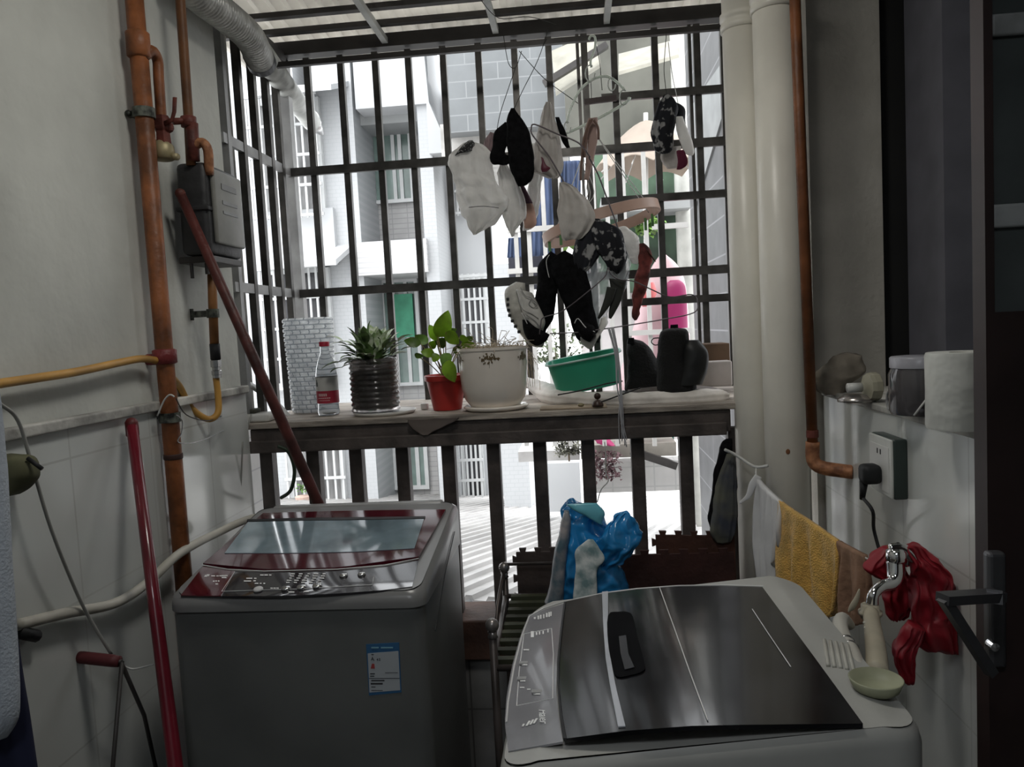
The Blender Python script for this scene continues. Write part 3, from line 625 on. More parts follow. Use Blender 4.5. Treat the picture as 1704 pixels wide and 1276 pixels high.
# ------------------------------------------------------------------ exhaust duct
dt = thing('exhaust_duct', at(440, 100, Y=2.62), 'silver ribbed flexible exhaust duct running under the roof at the upper left', 'duct')
foil = mat('crinkled_foil_duct', (.62, .62, .60), .42, metal=.55, var=.15, scale=30, bump=.3)
P = [at(290, -45, Y=2.0), at(335, -5, Y=2.14), at(380, 30, Y=2.3), at(415, 62, Y=2.46), at(432, 98, Y=2.62)]
pts, rr = spline(P, [.044]*5, 44); rr = [r+.0045*sin(i*2*pi/4) for i, r in enumerate(rr)]
MB().tube(pts, rr, seg=24).build('ribbed_hose', foil, dt, smooth=1)
MB().tube([at(428, 90, Y=2.60), at(436, 106, Y=2.66)], .050, seg=20).build('black_joint', rubber, dt, smooth=1)
MB().tube([at(432, 85, Y=2.62), at(490, 165, Y=3.15), at(518, 202, Y=3.45)], .042, seg=24).build('outer_pipe', mat('weathered_zinc_pipe', (.50, .51, .49), .5, metal=.3, var=.25, scale=12), dt, smooth=1)
mb = MB(); a_ = at(516, 198, Y=3.43); b_ = at(535, 222, Y=3.58)
mb.tube([a_, a_*.5+b_*.5, b_], [.043, .03, .012], seg=16).build('wind_cap', steel, dt, smooth=1)
# ------------------------------------------------------------------ leaning poles
a = at(300, 322, Y=1.955); b = at(470, 690, Y=2.2); c = at(557, 850, Y=2.24)
o_ = thing('leaning_pole', c, 'rusty dark red pole leaning diagonally across the gas meter behind the washing machine', 'pole')
d = (c-a).normalized(); foot = c + d*(c.z/(-d.z)) ; foot.y = min(foot.y, 2.34)
MB().tube([a, a+(foot-a)*.35, a+(foot-a)*.62, foot], [.0125, .0155, .0165, .017], seg=14).build('shaft', mat('oxide_red_pole', (.09, .022, .018), .5, var=.4, scale=14, bump=.2), o_, smooth=1)
MB().ball(a, .0135).build('end_cap', rust_dark, o_, smooth=1)
a = at(219, 704, Y=1.68); b = at(292, 1276, Y=1.42); d = (b-a); foot = b + d*(b.z/(-d.z)) if d.z < 0 else b
rp = thing('mop_handle', foot, 'dark red plastic mop handle leaning on the left wall in front of the washing machine', 'mop handle')
fl = Vector((foot.x, foot.y, 0.0)); k_ = 1
MB().tube([a, a+(fl-a)*.3, a+(fl-a)*.6, fl], [.0125, .0135, .0155, .0165], seg=16).build('shaft', mat('crimson_plastic', (.14, .008, .018), .28, var=.25, coat=.3), rp, smooth=1)
MB().lathe(a, [(.013, -.03), (.0145, -.028), (.0145, .002), (.010, .010), (.002, .013)], seg=14).build('end_cap', mat('dark_crimson', (.10, .012, .012), .5), rp, smooth=1)
# folding trolley handle at the lower left
tr = thing('folding_trolley', at(160, 1276, Y=1.45), 'black wire folding frame with a dark red grip standing by the left wall', 'trolley')
A = at(121, 1092, Y=1.47); B = at(203, 1101, Y=1.47)
MB().tube([A+(B-A)*.06, A+(B-A)*.2, A+(B-A)*.8, A+(B-A)*.95], [.011, .0125, .0125, .011], seg=14).build('grip', mat('dark_red_grip', (.10, .015, .018), .6), tr, smooth=1)
mb = MB()
for p, q in ((A, at(106, 1276, Y=1.45)), (B, at(188, 1276, Y=1.45))):
    dd = q-p; f_ = p+dd*(p.z/(-dd.z)); mb.tube([p+(B-A)*(.06 if p is A else -.06)*0, p, Vector((f_.x, f_.y, .01))], .0045, seg=8)
mb.tube([A, A+(B-A)*.1], .0045).tube([B, B-(B-A)*.1], .0045)
mb.tube([at(203, 1105, Y=1.48), at(240, 1190, Y=1.56), at(262, 1290, Y=1.66)], .0045, seg=8)
mb.tube([at(106, 1300, Y=1.45), at(188, 1300, Y=1.45)], .004, seg=8)
mb.build('frame', darkmetal, tr, smooth=1)
# cables and drain hose on the left wall
cab = mat('grey_cable', (.30, .30, .28), .5)
o = wire([(-30, 650, 1.22), (0, 672, 1.25), (30, 700, 1.30), (55, 780, 1.33), (85, 880, 1.36), (125, 980, 1.42), (150, 1030, 1.46), (185, 1088, 1.50)], 1.4, .0035, seg=8, smooth=6).build('power_cable', cab, smooth=1); tag(o, 'grey cable hanging in a curve down the left tiles to the red grip', 'cable')
o = wire([(203, 1106, 1.50), (222, 1113, 1.51), (255, 1105, 1.50)], 1.5, .002, smooth=5).build('thin_string', white_pl, smooth=1); tag(o, 'short white string between the red grip and the mop handle', 'string')
whose = mat('cream_drain_hose', (.52, .50, .44), .5, var=.12)
pts = [at(28, 1040, X=-1.045), at(110, 1020, X=-1.045), at(190, 1004, X=-1.04), at(245, 970, X=-1.035), at(300, 920, X=-1.02), at(370, 880, X=-.99), at(430, 860, X=-.90), at(490, 852, Y=2.1), at(518, 852, Y=2.1)]
pts[-3] = at(420, 862, Y=2.10); pts[-4] = at(365, 885, Y=2.02)
o = MB().tube(pts, .011, seg=12, smooth=8).build('drain_hose', whose, smooth=1); tag(o, 'cream drain hose running along the left wall to the back of the burgundy washing machine', 'hose')
o = MB().tube([at(30, 1052, X=-1.045), at(60, 1058, X=-1.05)], .012, seg=10).build('hose_clip', rubber, smooth=1); tag(o, 'black clip on the wall under the left end of the drain hose', 'clip')
for k, (X_, ys) in enumerate(((-1.062, ((388, 735), (396, 820), (404, 868))), (-1.05, ((404, 735), (400, 820), (394, 870))))):
    o = MB().tube([at(x, y, Y=2.30-.02*k) for (x, y) in ys], .0028, seg=8, smooth=5).build('loose_cable', rubber if k == 0 else cab, smooth=1)
    tag(o, ['dark cord dropping from the ledge corner behind the washing machine', 'grey cord crossing the dark cord below the ledge corner'][k], 'cord')
o = wire([(462, 742, 2.36), (480, 752, 2.37), (490, 782, 2.38), (484, 815, 2.39), (468, 828, 2.42)], 2.37, .006, seg=10, smooth=6).build('garden_hose', mat('dark_green_hose', (.03, .05, .03), .5), smooth=1); tag(o, 'dark green curved piece of hose in front of the leftmost balusters', 'hose')
# round pouch on the wall and hanging cloths at the left edge
ht = thing('round_bag', at(70, 776, Y=1.24), 'round olive green bag hanging on the left tiles below the stained ledge', 'bag')
soft([(12, 757, 14, .01), (22, 764, 34, .028), (26, 790, 38, .036), (24, 812, 26, .03), (20, 824, 10, .012)], 1.30, seg=30, crumple=.003).build('body', mat('olive_fabric', (.10, .10, .055), .8, var=.35, scale=12), ht, smooth=1)

MB().tube([at(46, 762, Y=1.29), at(70, 780, Y=1.29)], .004, seg=8).build('strap_end', rubber, ht, smooth=1)
o = strip([(640, -40, -4, .01), (700, -45, 2, .015), (800, -50, 10, .02), (950, -55, 20, .022), (1100, -60, 32, .022), (1190, -60, 34, .022), (1228, -60, 16, .01)], 1.12, seg=60, ripple=.003, nr=5, crumple=.001).build('white_towel', mat('bluish_white_towel', (.50, .55, .62), .9, bump=.2, bscale=200), smooth=1); tag(o, 'bluish white towel hanging at the left edge of the balcony', 'towel')
o = strip([(900, -60, 5, .01), (1000, -60, 22, .015), (1130, -60, 42, .02), (1200, -60, 55, .02), (1330, -60, 76, .02)], 1.17, seg=60, ripple=.003, nr=5).build('navy_garment', mat('navy_fabric', (.012, .015, .045), .9), smooth=1); tag(o, 'dark navy garment hanging behind the white towel at the left edge', 'garment')
# ================================================================== WASHING MACHINE 1 (burgundy lid)
body_m = mat('grey_enamel', (.115, .12, .118), .35, var=.10, scale=5)
silver_m = mat('silver_plastic', (.34, .34, .34), .3, var=.05, metal=.2)
burg = mat('burgundy_gloss', (.07, .005, .012), .10, var=.15, coat=.6)
WX0, WX1, WY0, WY1, WZ0, WZ1 = -.915, -.352, 1.56, 2.06, .878, .955
w1 = thing('washing_machine', ((WX0+WX1)/2, 1.8, 0), 'grey top loading washing machine with burgundy lid and blue energy label', 'washing machine')
def z_w1(x, y): return WZ0 + (WZ1-WZ0)*max(0, min(1.06, (y-WY0)/(WY1-WY0)))**.85
def s_w1(px, py, off=0):
    z = .9
    for _ in range(12):
        p = at(px, py, Z=z); z = z_w1(p.x, p.y)
    # aim at the offset skin so that thickness never shifts the outline
    p = at(px, py, Z=z); return Vector((p.x, p.y, z+off))
# body with soft corners and a sloping top
def rbox(x0, x1, y0, y1, z0, zf, r=.03, n=5, inset=.012):
    ring = []
    for (cx, cy, a0) in ((x1-r, y1-r, 0), (x0+r, y1-r, 90), (x0+r, y0+r, 180), (x1-r, y0+r, 270)):
        for i in range(n+1): a = radians(a0+90*i/n); ring.append((cx+r*cos(a), cy+r*sin(a)))
    cx, cy = (x0+x1)/2, (y0+y1)/2; vs = []; fs = []; N = len(ring)
    for (k, zo) in ((0, None), (0, -.022), (.003, -.008), (inset, 0)):
        for (x, y) in ring:
            xx = x-(x-cx)/abs(x-cx)*min(k, abs(x-cx)); yy = y-(y-cy)/abs(y-cy)*min(k, abs(y-cy))
            vs.append((xx, yy, z0 if zo is None else zf(x, y)+zo))
    for j in range(3):
        for i in range(N): i2 = (i+1) % N; fs.append((j*N+i, j*N+i2, (j+1)*N+i2, (j+1)*N+i))
    return vs, fs, N
vs, fs, N_ = rbox(WX0, WX1, WY0, WY1, .03, lambda x, y: .855)
fs.append(tuple(range(N_))[::-1]); fs.append(tuple(3*N_+i for i in range(N_)))
MB().add(vs, fs).build('body', body_m, w1, angle=50)
vs, fs, N_ = rbox(WX0-.004, WX1+.004, WY0-.006, WY1+.01, .845, z_w1, r=.035)
# top deck: rings collapsed to a sloping fan grid
mb = MB().add(vs, fs+[tuple(range(N_))[::-1]])
ring = [Vector(v) for v in vs[3*N_:4*N_]]; nr = 6; vv = []; ff = []
for j in range(nr+1):
    for p in ring:
        q = Vector((p.x+( (WX0+WX1)/2-p.x)*j/nr, p.y, 0)); q.z = z_w1(q.x, q.y); vv.append(q)
for j in range(nr):
    for i in range(N_): i2 = (i+1) % N_; ff.append((j*N_+i, j*N_+i2, (j+1)*N_+i2, (j+1)*N_+i))
mb.add(vv, ff)
mb.build('top_cover', mat('grey_cover', (.20, .20, .20), .28, var=.05), w1, angle=50)
def patch(surf, L, R, off, th, name, m, parent, n=10, k=16, **kw):
    return MB().add(*lattice(surf, L, R, n, k, off, th)).build(name, m, parent, angle=35, **kw)
panel = patch(s_w1, [(338, 944), (380, 951), (440, 954), (560, 951), (640, 944), (697, 933)], [(301, 992), (380, 993), (460, 993), (560, 989), (640, 983), (686, 977)], .002, .004, 'control_panel', mat('smoked_panel', (.028, .026, .030), .10, var=.1, coat=.6), w1, n=14, k=8)
patch(s_w1, [(338, 944), (360, 948), (391, 952)], [(301, 992), (335, 993), (368, 993)], .0028, .002, 'badge_panel', burg, panel, n=6, k=4)
patch(s_w1, [(412, 871), (380, 902), (340, 941)], [(737, 858), (722, 888), (698, 930)], .004, .004, 'lid_base', burg, w1) if False else None
lid = MB().add(*lattice(s_w1, [(438, 857), (540, 854), (640, 852), (742, 851)], [(338, 941), (440, 951), (565, 948), (697, 930)], 14, 14, .006, .008)).build('lid', burg, w1, angle=35)
patch(s_w1, [(413, 873), (500, 871), (600, 870), (706, 868)], [(374, 925), (480, 925), (590, 923), (690, 917)], .0075, .003, 'lid_window', mat('blue_grey_window', (.20, .27, .31), .08, var=.25, scale=7, coat=.7), lid, n=10, k=8)
patch(s_w1, [(412, 869), (500, 866.5), (600, 865.5), (708, 864)], [(411, 872.5), (500, 870.5), (600, 869.5), (707, 867.5)], .0085, .003, 'hinge_gap', rubber, lid, n=10, k=1)
line_m = mat('silver_print', (.80, .80, .80), .4)
def line_patch(surf, pts, hw, off, name, m, parent):
    P = [surf(x, y, off) for x, y in pts]; return MB().tube(P, hw, seg=6).build(name, m, parent)
line_patch(s_w1, [(338, 943), (380, 950), (440, 953), (560, 950), (640, 943), (697, 932)], .0012, .004, 'panel_edge', line_m, panel)
line_patch(s_w1, [(391, 953), (369, 986), (430, 984), (500, 982), (620, 975), (622, 962)], .0007, .003, 'printed_frame', line_m, panel)
random.seed(3)
mb = MB()
def dash(mb, surf, x, y, lx, ly, off=.0031, sk=0):
    a, b, c, d = surf(x-lx+sk, y-ly, off), surf(x+lx+sk, y-ly, off), surf(x+lx-sk, y+ly, off), surf(x-lx-sk, y+ly, off)
    mb.prism([d, c, b, a], (0, 0, .0004))
for row in range(5):
    for cx_ in range(5):
        x = 488+cx_*13-row*2.4+random.uniform(-1, 1); dash(mb, s_w1, x, 957+row*3.6, random.uniform(2.0, 4.2), .8)
for (x, y, l) in ((436, 959, 3), (443, 959, 3), (450, 959, 2), (415, 964.5, 5), (425, 964.5, 2), (412, 969, 6), (424, 968.6, 2), (427, 973, 3), (434, 973, 1.5), (440, 973, 1.5), (452, 981, 2), (457, 981, 2), (462, 981, 2), (485, 987.5, 5), (510, 986.5, 4), (355, 960.5, 3.2), (362, 960.6, 2), (367, 960.4, 2), (372, 960.2, 3), (377, 960, 2), (373, 963.2, 4), (356, 969.3, 1.6), (360, 969, 1.2), (364, 969, 1.4), (361, 974, 2.2)):
    dash(mb, s_w1, x, y, l, .9)
for (x, y) in ((343, 960.5), (346, 959.5)): dash(mb, s_w1, x, y, 2.4, 1.6, sk=.8)
mb.build('printed_marks', line_m, panel)
for (x, y, r) in ((430, 984.3, .0105), (476, 982.3, .0105), (502, 980.3, .0105), (528, 978.3, .0105), (572, 961, .009), (602, 959, .009)):
    p = s_w1(x, y-1, .002); MB().lathe(p, [(r, 0), (r, .003), (r*.8, .0055), (0, .006)], seg=20, ax=(0, -.15, 1)).build('button', steel if x != 430 else mat('white_button', (.7, .7, .7), .3), panel, smooth=1)
MB().box((WX0+.04, WY1-.012, .93), (WX1-.04, WY1+.02, .959), .008).build('rear_ridge', silver_m, w1, smooth=1)
MB().tube([(WX1+.0045, 1.64, .76), (WX1+.006, 1.78, .84), (WX1+.006, 1.95, .90)], .0012, seg=6).build('side_seam', rubber, w1)
for sx_, sy_ in ((.05, .05), (.51, .05), (.05, .44), (.51, .44)):
    MB().lathe((WX0+sx_, WY0+sy_, 0), [(.025, 0), (.025, .02), (.018, .032)], seg=14).build('foot', rubber, w1)
# energy label
lb_y = WY0-.0012
def f1(px, py): p = at(px, py, Y=lb_y); return Vector((p.x, lb_y, p.z))
def face_quad(mb, x0, y0, x1, y1, t=.0012, lift=0):
    a, b, c, d = f1(x0, y0), f1(x1, y0), f1(x1, y1), f1(x0, y1); o_ = Vector((0, -lift, 0)); mb.prism([a+o_, b+o_, c+o_, d+o_], (0, t, 0))
def face_poly(mb, pts, t=.0012, lift=0): mb.prism([f1(*p)+Vector((0, -lift, 0)) for p in pts], (0, t, 0))
mb = MB(); face_poly(mb, [(609, 1072), (664, 1069), (668, 1152), (614, 1157)]); el = mb.build('energy_label', mat('label_blue', (.035, .13, .28), .5, var=.1), w1)
mb = MB(); face_poly(mb, [(612, 1087), (663, 1083), (666, 1148), (615, 1152)], lift=.0006); mb.build('label_paper', mat('label_paper', (.44, .47, .50), .6, var=.05), el)
mb = MB()
for (x0, y0, x1, y1) in ((618, 1088, 622, 1089.2), (641, 1118.5, 662, 1119.2), (616, 1120, 624, 1121.5), (616, 1124, 623, 1125.4), (614, 1127.8, 665, 1128.6), (618, 1131, 640, 1133), (617, 1136, 637, 1138.4), (618, 1142, 625, 1143.2), (618, 1148, 637, 1149)):
    face_quad(mb, x0, y0, x1, y1, lift=.001)
for (x, y) in ((625, 1094), (629, 1094)): pass
mb.build('label_lines', mat('label_ink', (.03, .03, .035), .6), el)
mb = MB(); face_poly(mb, [(619, 1104), (623, 1104), (624, 1112), (617, 1112)], lift=.001); mb.build('label_mark', mat('label_red', (.40, .06, .06), .6), el)
mb = MB(); 
for (x0, x1) in ((616, 628), (632, 652)): face_quad(mb, x0+2, 1076.4, x1+2, 1078.6, lift=.001)
mb.build('label_heading', mat('label_pale_blue', (.20, .40, .50), .6), el)
def text(s_, size, loc, rot, m, parent, name, ext=.0004):
    cu = bpy.data.curves.new(name, 'FONT'); cu.body = s_; cu.size = size; cu.extrude = ext; cu.align_x = 'CENTER'; cu.align_y = 'CENTER'
    to = bpy.data.objects.new('tmp', cu); COL.objects.link(to); dg = bpy.context.evaluated_depsgraph_get(); dg.update()
    me = bpy.data.meshes.new_from_object(to.evaluated_get(dg)); bpy.data.objects.remove(to)
    M4 = rot.to_4x4(); M4.translation = Vector(loc); mb = MB(); mb.add([M4 @ v.co for v in me.vertices], [tuple(p.vertices) for p in me.polygons])
    bpy.data.meshes.remove(me); return mb.build(name, m, parent)
RX = Matrix(((1, 0, 0), (0, 0, -1), (0, 1, 0)))
text('A', .011, f1(620, 1096)+Vector((0, -.001, 0)), RX, MATS['label_ink'], el, 'label_letter')
text('4.2', .007, f1(630, 1097)+Vector((0, -.001, 0)), RX, MATS['label_ink'], el, 'label_number')
# ================================================================== WASHING MACHINE 2 (glass lid, turned sideways)
VX0, VX1, VY0, VY1 = -.135, .412, .944, 1.535
w2 = thing('washing_machine', ((VX0+VX1)/2, 1.24, 0), 'pale grey top loading washing machine with a smoked glass lid, turned sideways in front', 'washing machine')
def z_w2(x, y=0):
    d = max(0, .16-x); return .905 - .75*d*d - .02*max(0, (x-.36)/.1)
def s_w2(px, py, off=0):
    z = .89
    for _ in range(14):
        p = at(px, py, Z=z); z = z_w2(p.x)
    p = at(px, py, Z=z); return Vector((p.x, p.y, z+off))
w2m = mat('pale_grey_enamel', (.30, .30, .29), .35, var=.08, scale=5)
vs, fs, N_ = rbox(VX0+.004, VX1-.004, VY0+.004, VY1-.004, .03, lambda x, y: .83, r=.03); fs.append(tuple(range(N_))[::-1]); fs.append(tuple(3*N_+i for i in range(N_)))
MB().add(vs, fs).build('body', w2m, w2, angle=50)
vs, fs, N_ = rbox(VX0, VX1, VY0, VY1, .815, z_w2, r=.05, n=7, inset=.008)
mb = MB().add(vs, fs+[tuple(range(N_))[::-1]]); ring = [Vector(v) for v in vs[3*N_:4*N_]]; vv = []; ff = []; cy_ = (VY0+VY1)/2
for j in range(nr+1):
    for p in ring: q = Vector((p.x, p.y+(cy_-p.y)*j/nr, 0)); q.z = z_w2(q.x); vv.append(q)
for j in range(nr):
    for i in range(N_): i2 = (i+1) % N_; ff.append((j*N_+i, j*N_+i2, (j+1)*N_+i2, (j+1)*N_+i))
mb.add(vv, ff); mb.build('top_cover', mat('white_grey_plastic', (.40, .40, .38), .3, var=.06), w2, angle=50)
cp = MB().add(*lattice(s_w2, [(880, 1024), (866, 1060), (852, 1110), (843, 1160), (840, 1205), (846, 1252)], [(938, 1006), (932, 1050), (927, 1100), (926, 1150), (930, 1195), (937, 1236)], 18, 8, .002, .003)).build('control_panel', mat('silver_panel', (.26, .26, .28), .16, var=.06, coat=.5), w2, angle=35)
gl = MB().add(*lattice(s_w2, [(941, 1005), (1005, 992), (1060, 985), (1130, 980), (1200, 979), (1269, 981)], [(940, 1235), (1040, 1222), (1150, 1214), (1240, 1212), (1340, 1211), (1436, 1210)], 30, 16, .005, .006, sides=([(941, 1005), (936, 1050), (931, 1100), (931, 1150), (935, 1195), (940, 1235)], [(1269, 981), (1352, 1094), (1436, 1210)]))).build('glass_lid', mat('smoked_glass_lid', (.012, .012, .014), .17, var=.5, scale=9, coat=.25, coatr=.08, spec=.35), w2, angle=35)
patch(s_w2, [(938.5, 1006), (933, 1050), (928, 1100), (927.5, 1150), (931.5, 1195), (938, 1236)], [(941.5, 1006), (936, 1050), (931, 1100), (930.5, 1150), (935.5, 1195), (943, 1236)], .0065, .004, 'lid_edge', rubber, gl, n=14, k=1)
patch(s_w2, [(1002, 990), (1004, 1045), (1008, 1100), (1016, 1150), (1029, 1217)], [(1012, 989), (1012, 1045), (1016, 1100), (1025, 1150), (1041, 1216)], .0068, .003, 'silver_trim', mat('silver_trim', (.55, .57, .62), .3, metal=.3), gl, n=14, k=2)
def bandline(pts, name, hw=.0009, m=line_m): return line_patch(s_w2, pts, hw, .0062, name, m, gl)
bandline([(1098, 983), (1122, 1050), (1150, 1130), (1178, 1206)], 'seam_line')
bandline([(1252, 1019), (1280, 1062), (1316, 1116)], 'scratch_line', .0008)
# handle recess
def smooth_poly(pts, k=4):
    n = len(pts); out = []
    for i in range(n):
        a, b, c, d = [Vector((*pts[(i+j-1) % n], 0)) for j in range(4)]
        for j in range(k): q = catmull(a, b, c, d, j/k); out.append((q.x, q.y))
    return out
rp_ = [(1012, 1030), (1012, 1075), (1018, 1110), (1026, 1133), (1050, 1131), (1070, 1124), (1073, 1112), (1062, 1070), (1054, 1034), (1046, 1025), (1030, 1024)]
pp = [s_w2(x, y, .0072) for x, y in smooth_poly(rp_, 3)]; c_ = sum(pp, Vector())/len(pp)
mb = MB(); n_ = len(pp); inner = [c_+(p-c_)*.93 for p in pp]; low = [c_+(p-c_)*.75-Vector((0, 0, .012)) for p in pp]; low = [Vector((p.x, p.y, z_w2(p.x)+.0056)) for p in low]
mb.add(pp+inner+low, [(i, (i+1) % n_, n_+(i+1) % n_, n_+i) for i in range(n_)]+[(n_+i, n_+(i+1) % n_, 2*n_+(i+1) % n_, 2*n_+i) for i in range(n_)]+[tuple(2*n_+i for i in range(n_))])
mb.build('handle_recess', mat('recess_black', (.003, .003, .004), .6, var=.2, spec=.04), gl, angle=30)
patch(s_w2, [(1030, 1066), (1033, 1095), (1040, 1122)], [(1042, 1064), (1046, 1095), (1056, 1118)], .0078, .001, 'grip_bar', mat('grip_grey', (.035, .035, .04), .25), gl, n=6, k=3)
line_patch(s_w2, [(872, 1057), (918, 1048), (921, 1090), (920, 1165), (860, 1177), (864, 1120), (872, 1057)], .0007, .0028, 'printed_frame', mat('white_print', (.95, .95, .95), .4), cp)
mb = MB()
for (x, y, lx, ly) in ((890, 1031, 1.6, 1.6), (896, 1030, 1.4, 3), (900, 1029, 1.3, 3.2), (905, 1028, 1, 3.4), (910, 1026, 1.5, 3.4), (914, 1025, 1.4, 4), (917, 1024, 1.2, 3.6),
                       (886, 1058, 2.6, 5), (893, 1057, 1.2, 2.4), (898, 1056, 1.1, 2.6), (904, 1055, 1.1, 2.6), (912, 1052, 1, 3),
                       (876, 1084, 4.6, .9), (873, 1109, 4.8, .9), (870, 1136, 4.4, .9), (869, 1147, 3.8, .8), (893, 1158, 6, .9), (880, 1150, 3, .8)):
    dash(mb, s_w2, x, y, lx, ly, .0031)
mb.build('printed_marks', MATS['white_print'], cp)
for (x, y) in ((872, 1106), (869, 1132), (894, 1154)):
    p = s_w2(x, y, .002); MB().box(p-Vector((.0085, .005, 0)), p+Vector((.0085, .005, .0028)), .001).build('button', silver_m, cp)
# stripe emblem and maker's name, reading down the panel
mb = MB()
for i in range(3): dash(mb, s_w2, 879+i*6, 1207-i*2, 1.8, 4.2, .0031, sk=2.6)
dash(mb, s_w2, 871, 1210, 1.6, 2.2, .0031, sk=1)
mb.build('stripe_emblem', MATS['white_print'], cp)
p = s_w2(904, 1196, .0034); p2 = s_w2(905, 1186, .0034); 
xa_ = (s_w2(905, 1207, 0)-s_w2(903, 1185, 0)); xa_ = xa_.normalized(); za_ = Vector((.16, 0, 1)).normalized(); ya_ = za_.cross(xa_).normalized(); za_ = xa_.cross(ya_)
text('Haier', .0185, p, Matrix((xa_, ya_, za_)).transposed(), MATS['white_print'], cp, 'maker_lettering')
line_patch(s_w2, [(843, 1205), (846, 1170), (856, 1110), (869, 1060), (881, 1028), (905, 1014), (940, 1003), (1005, 989), (1060, 982), (1130, 977), (1200, 976), (1270, 978)], .0016, .003, 'silver_edge', mat('bright_silver_edge', (.70, .70, .70), .3), w2)
# rear vents on the right shoulder
mb = MB()
for k in range(5):
    x = 1372+k*9.5; a = s_w2(x, 1066+k*2, .001); b = s_w2(x+6+k*1.0, 1108+k*2, .001); mb.tube([a, b], .0032, seg=6)
mb.build('vent_ribs', mat('cream_ribs', (.50, .49, .44), .5), w2, smooth=1)
for sx_, sy_ in ((.05, .05), (.52, .05), (.05, .52), (.52, .52)):
    MB().lathe((VX0+sx_, VY0+sy_, 0), [(.025, 0), (.025, .02), (.018, .032)], seg=14).build('foot', rubber, w2)
# ================================================================== ON THE LEDGE
def onz(px, py): p = at(px, py, Z=lz); return p
def base(px, Y): p = at(px, 680, Y=Y); return Vector((p.x, Y, lz))
# white curved plastic handle + power strip
ps = thing('power_strip', at(428, 690, Y=2.45), 'white socket strip lying at the left end of the ledge', 'power strip')
a = at(400, 684, Y=2.44); b = at(452, 684, Y=2.44); MB().box((a.x, 2.41, lz+.001), (b.x, 2.50, lz+.028), .008).build('case', white_pl, ps, smooth=1)
MB().tube([at(418, 690, Y=2.40), at(412, 712, Y=2.375), at(406, 740, Y=2.37)], .003, seg=8, smooth=3).build('cord', cab, ps, smooth=1)
MB().box((a.x+.01, 2.43, lz+.029), (a.x+.055, 2.48, lz+.043), .004).build('adapter', mat('dark_olive_box', (.05, .05, .035), .6), ps, smooth=1)
o = soft([(405, 634, 5, .01, 60), (425, 646, 13, .018, 55), (450, 662, 18, .022, 45), (468, 678, 17, .022, 50), (480, 690, 9, .015, 50)], 2.60, seg=24, crumple=.001).build('shower_head', white_pl, smooth=1); tag(o, 'curved white plastic handle piece lying behind the socket strip', 'plastic piece')
# tall plastic jar with basket relief
clearp = mat('clear_textured_plastic', (.90, .92, .94), .12, var=.15, scale=30, bump=.5, bscale=45, alpha=.5, translucent=.35, coat=.5, tex=tiles(.030, .0165, .0022, (.40, .43, .46), 'XZ'))
clear2 = mat('clear_thin_plastic', (.85, .88, .90), .08, trans=.9, var=.02, ior=1.12)
tj = thing('plastic_jar', base(523, 2.70), 'tall clear ribbed plastic jar standing next to the red capped bottle', 'jar')
b0 = at(523, 688, Y=2.70); H = at(523, 530, Y=2.70).z-lz; R0 = 42*mpp(2.7); prof = []; nseg = 72; rows = 20
vs = []; fs = []
for i in range(rows*4+1):
    t = i/(rows*4); r = R0*(.86+.14*min(1, t*1.15)) ; rr = r*(1 if i % 4 else .935)
    for k in range(nseg):
        a = 2*pi*k/nseg; off = (k+ (3 if (i//4) % 2 else 0)) % 6; r2 = rr*(1 if off else .95); vs.append((b0.x+r2*cos(a), 2.70+r2*sin(a), lz+.003+H*t))
for i in range(rows*4):
    for k in range(nseg): k2 = (k+1) % nseg; fs.append((i*nseg+k, i*nseg+k2, (i+1)*nseg+k2, (i+1)*nseg+k))
fs.append(tuple(range(nseg))[::-1]); n0 = len(vs)
# inner skin
for i in (rows*4, 1):
    t = i/(rows*4)
    for k in range(nseg): a = 2*pi*k/nseg; r2 = R0*(.86+.14*min(1, t*1.15))*.94; vs.append((b0.x+r2*cos(a), 2.70+r2*sin(a), lz+.006+H*t-(.003 if i > 1 else 0)))
top0 = rows*4*nseg
for k in range(nseg): k2 = (k+1) % nseg; fs += [(top0+k, top0+k2, n0+k2, n0+k), (n0+k, n0+k2, n0+nseg+k2, n0+nseg+k)]
fs.append(tuple(n0+nseg+k for k in range(nseg)))
MB().add(vs, fs).build('jar_body', clearp, tj, angle=50)
# bottle
bt = thing('water_bottle', base(547, 2.56), 'clear plastic water bottle with red cap and red and white label', 'bottle')
c = base(547, 2.56); s = mpp(2.56); Hb = at(547, 568, Y=2.56).z-lz
MB().lathe(c, [(.0, .004), (17*s, .002), (18.5*s, .01), (17.5*s, .04), (18.5*s, .045), (18.5*s, .135), (17*s, .16), (12*s, .195), (8*s, .212), (7.5*s, Hb-.012)], seg=36).build('bottle_body', clear2, bt, angle=50)
MB().lathe(c+Vector((0, 0, Hb-.016)), [(8.6*s, 0), (8.8*s, .014), (8*s, .016), (0, .016)], seg=24).build('cap', mat('red_cap', (.45, .02, .05), .4), bt, angle=50)
mb = MB(); mb.lathe(c, [(18.9*s, .043), (18.9*s, .085), (18.9*s, .0851), (18.2*s, .0851), (18.2*s, .043)], seg=36); lr = mb.build('label_red', mat('label_red_band', (.42, .03, .06), .5), bt, angle=50)
MB().lathe(c, [(18.9*s, .0852), (18.9*s, .132), (18.2*s, .132), (18.2*s, .0852)], seg=36).build('label_white', mat('label_white_band', (.60, .60, .58), .5), bt, angle=50)
def on_cyl(mb, c, R, ang, z, wa, hz, t=.0006):
    pts = []
    for (a, zz_) in ((ang-wa, z-hz), (ang+wa, z-hz), (ang+wa, z+hz), (ang-wa, z+hz)): pts.append(c+Vector((R*cos(a), R*sin(a), zz_)))
    d = Vector((cos(ang), sin(ang), 0))*t; mb.prism(pts, d)
mb = MB()
for k in range(5): on_cyl(mb, c, 18.9*s, -pi/2-.5+k*.17, .072, .055, .0045)
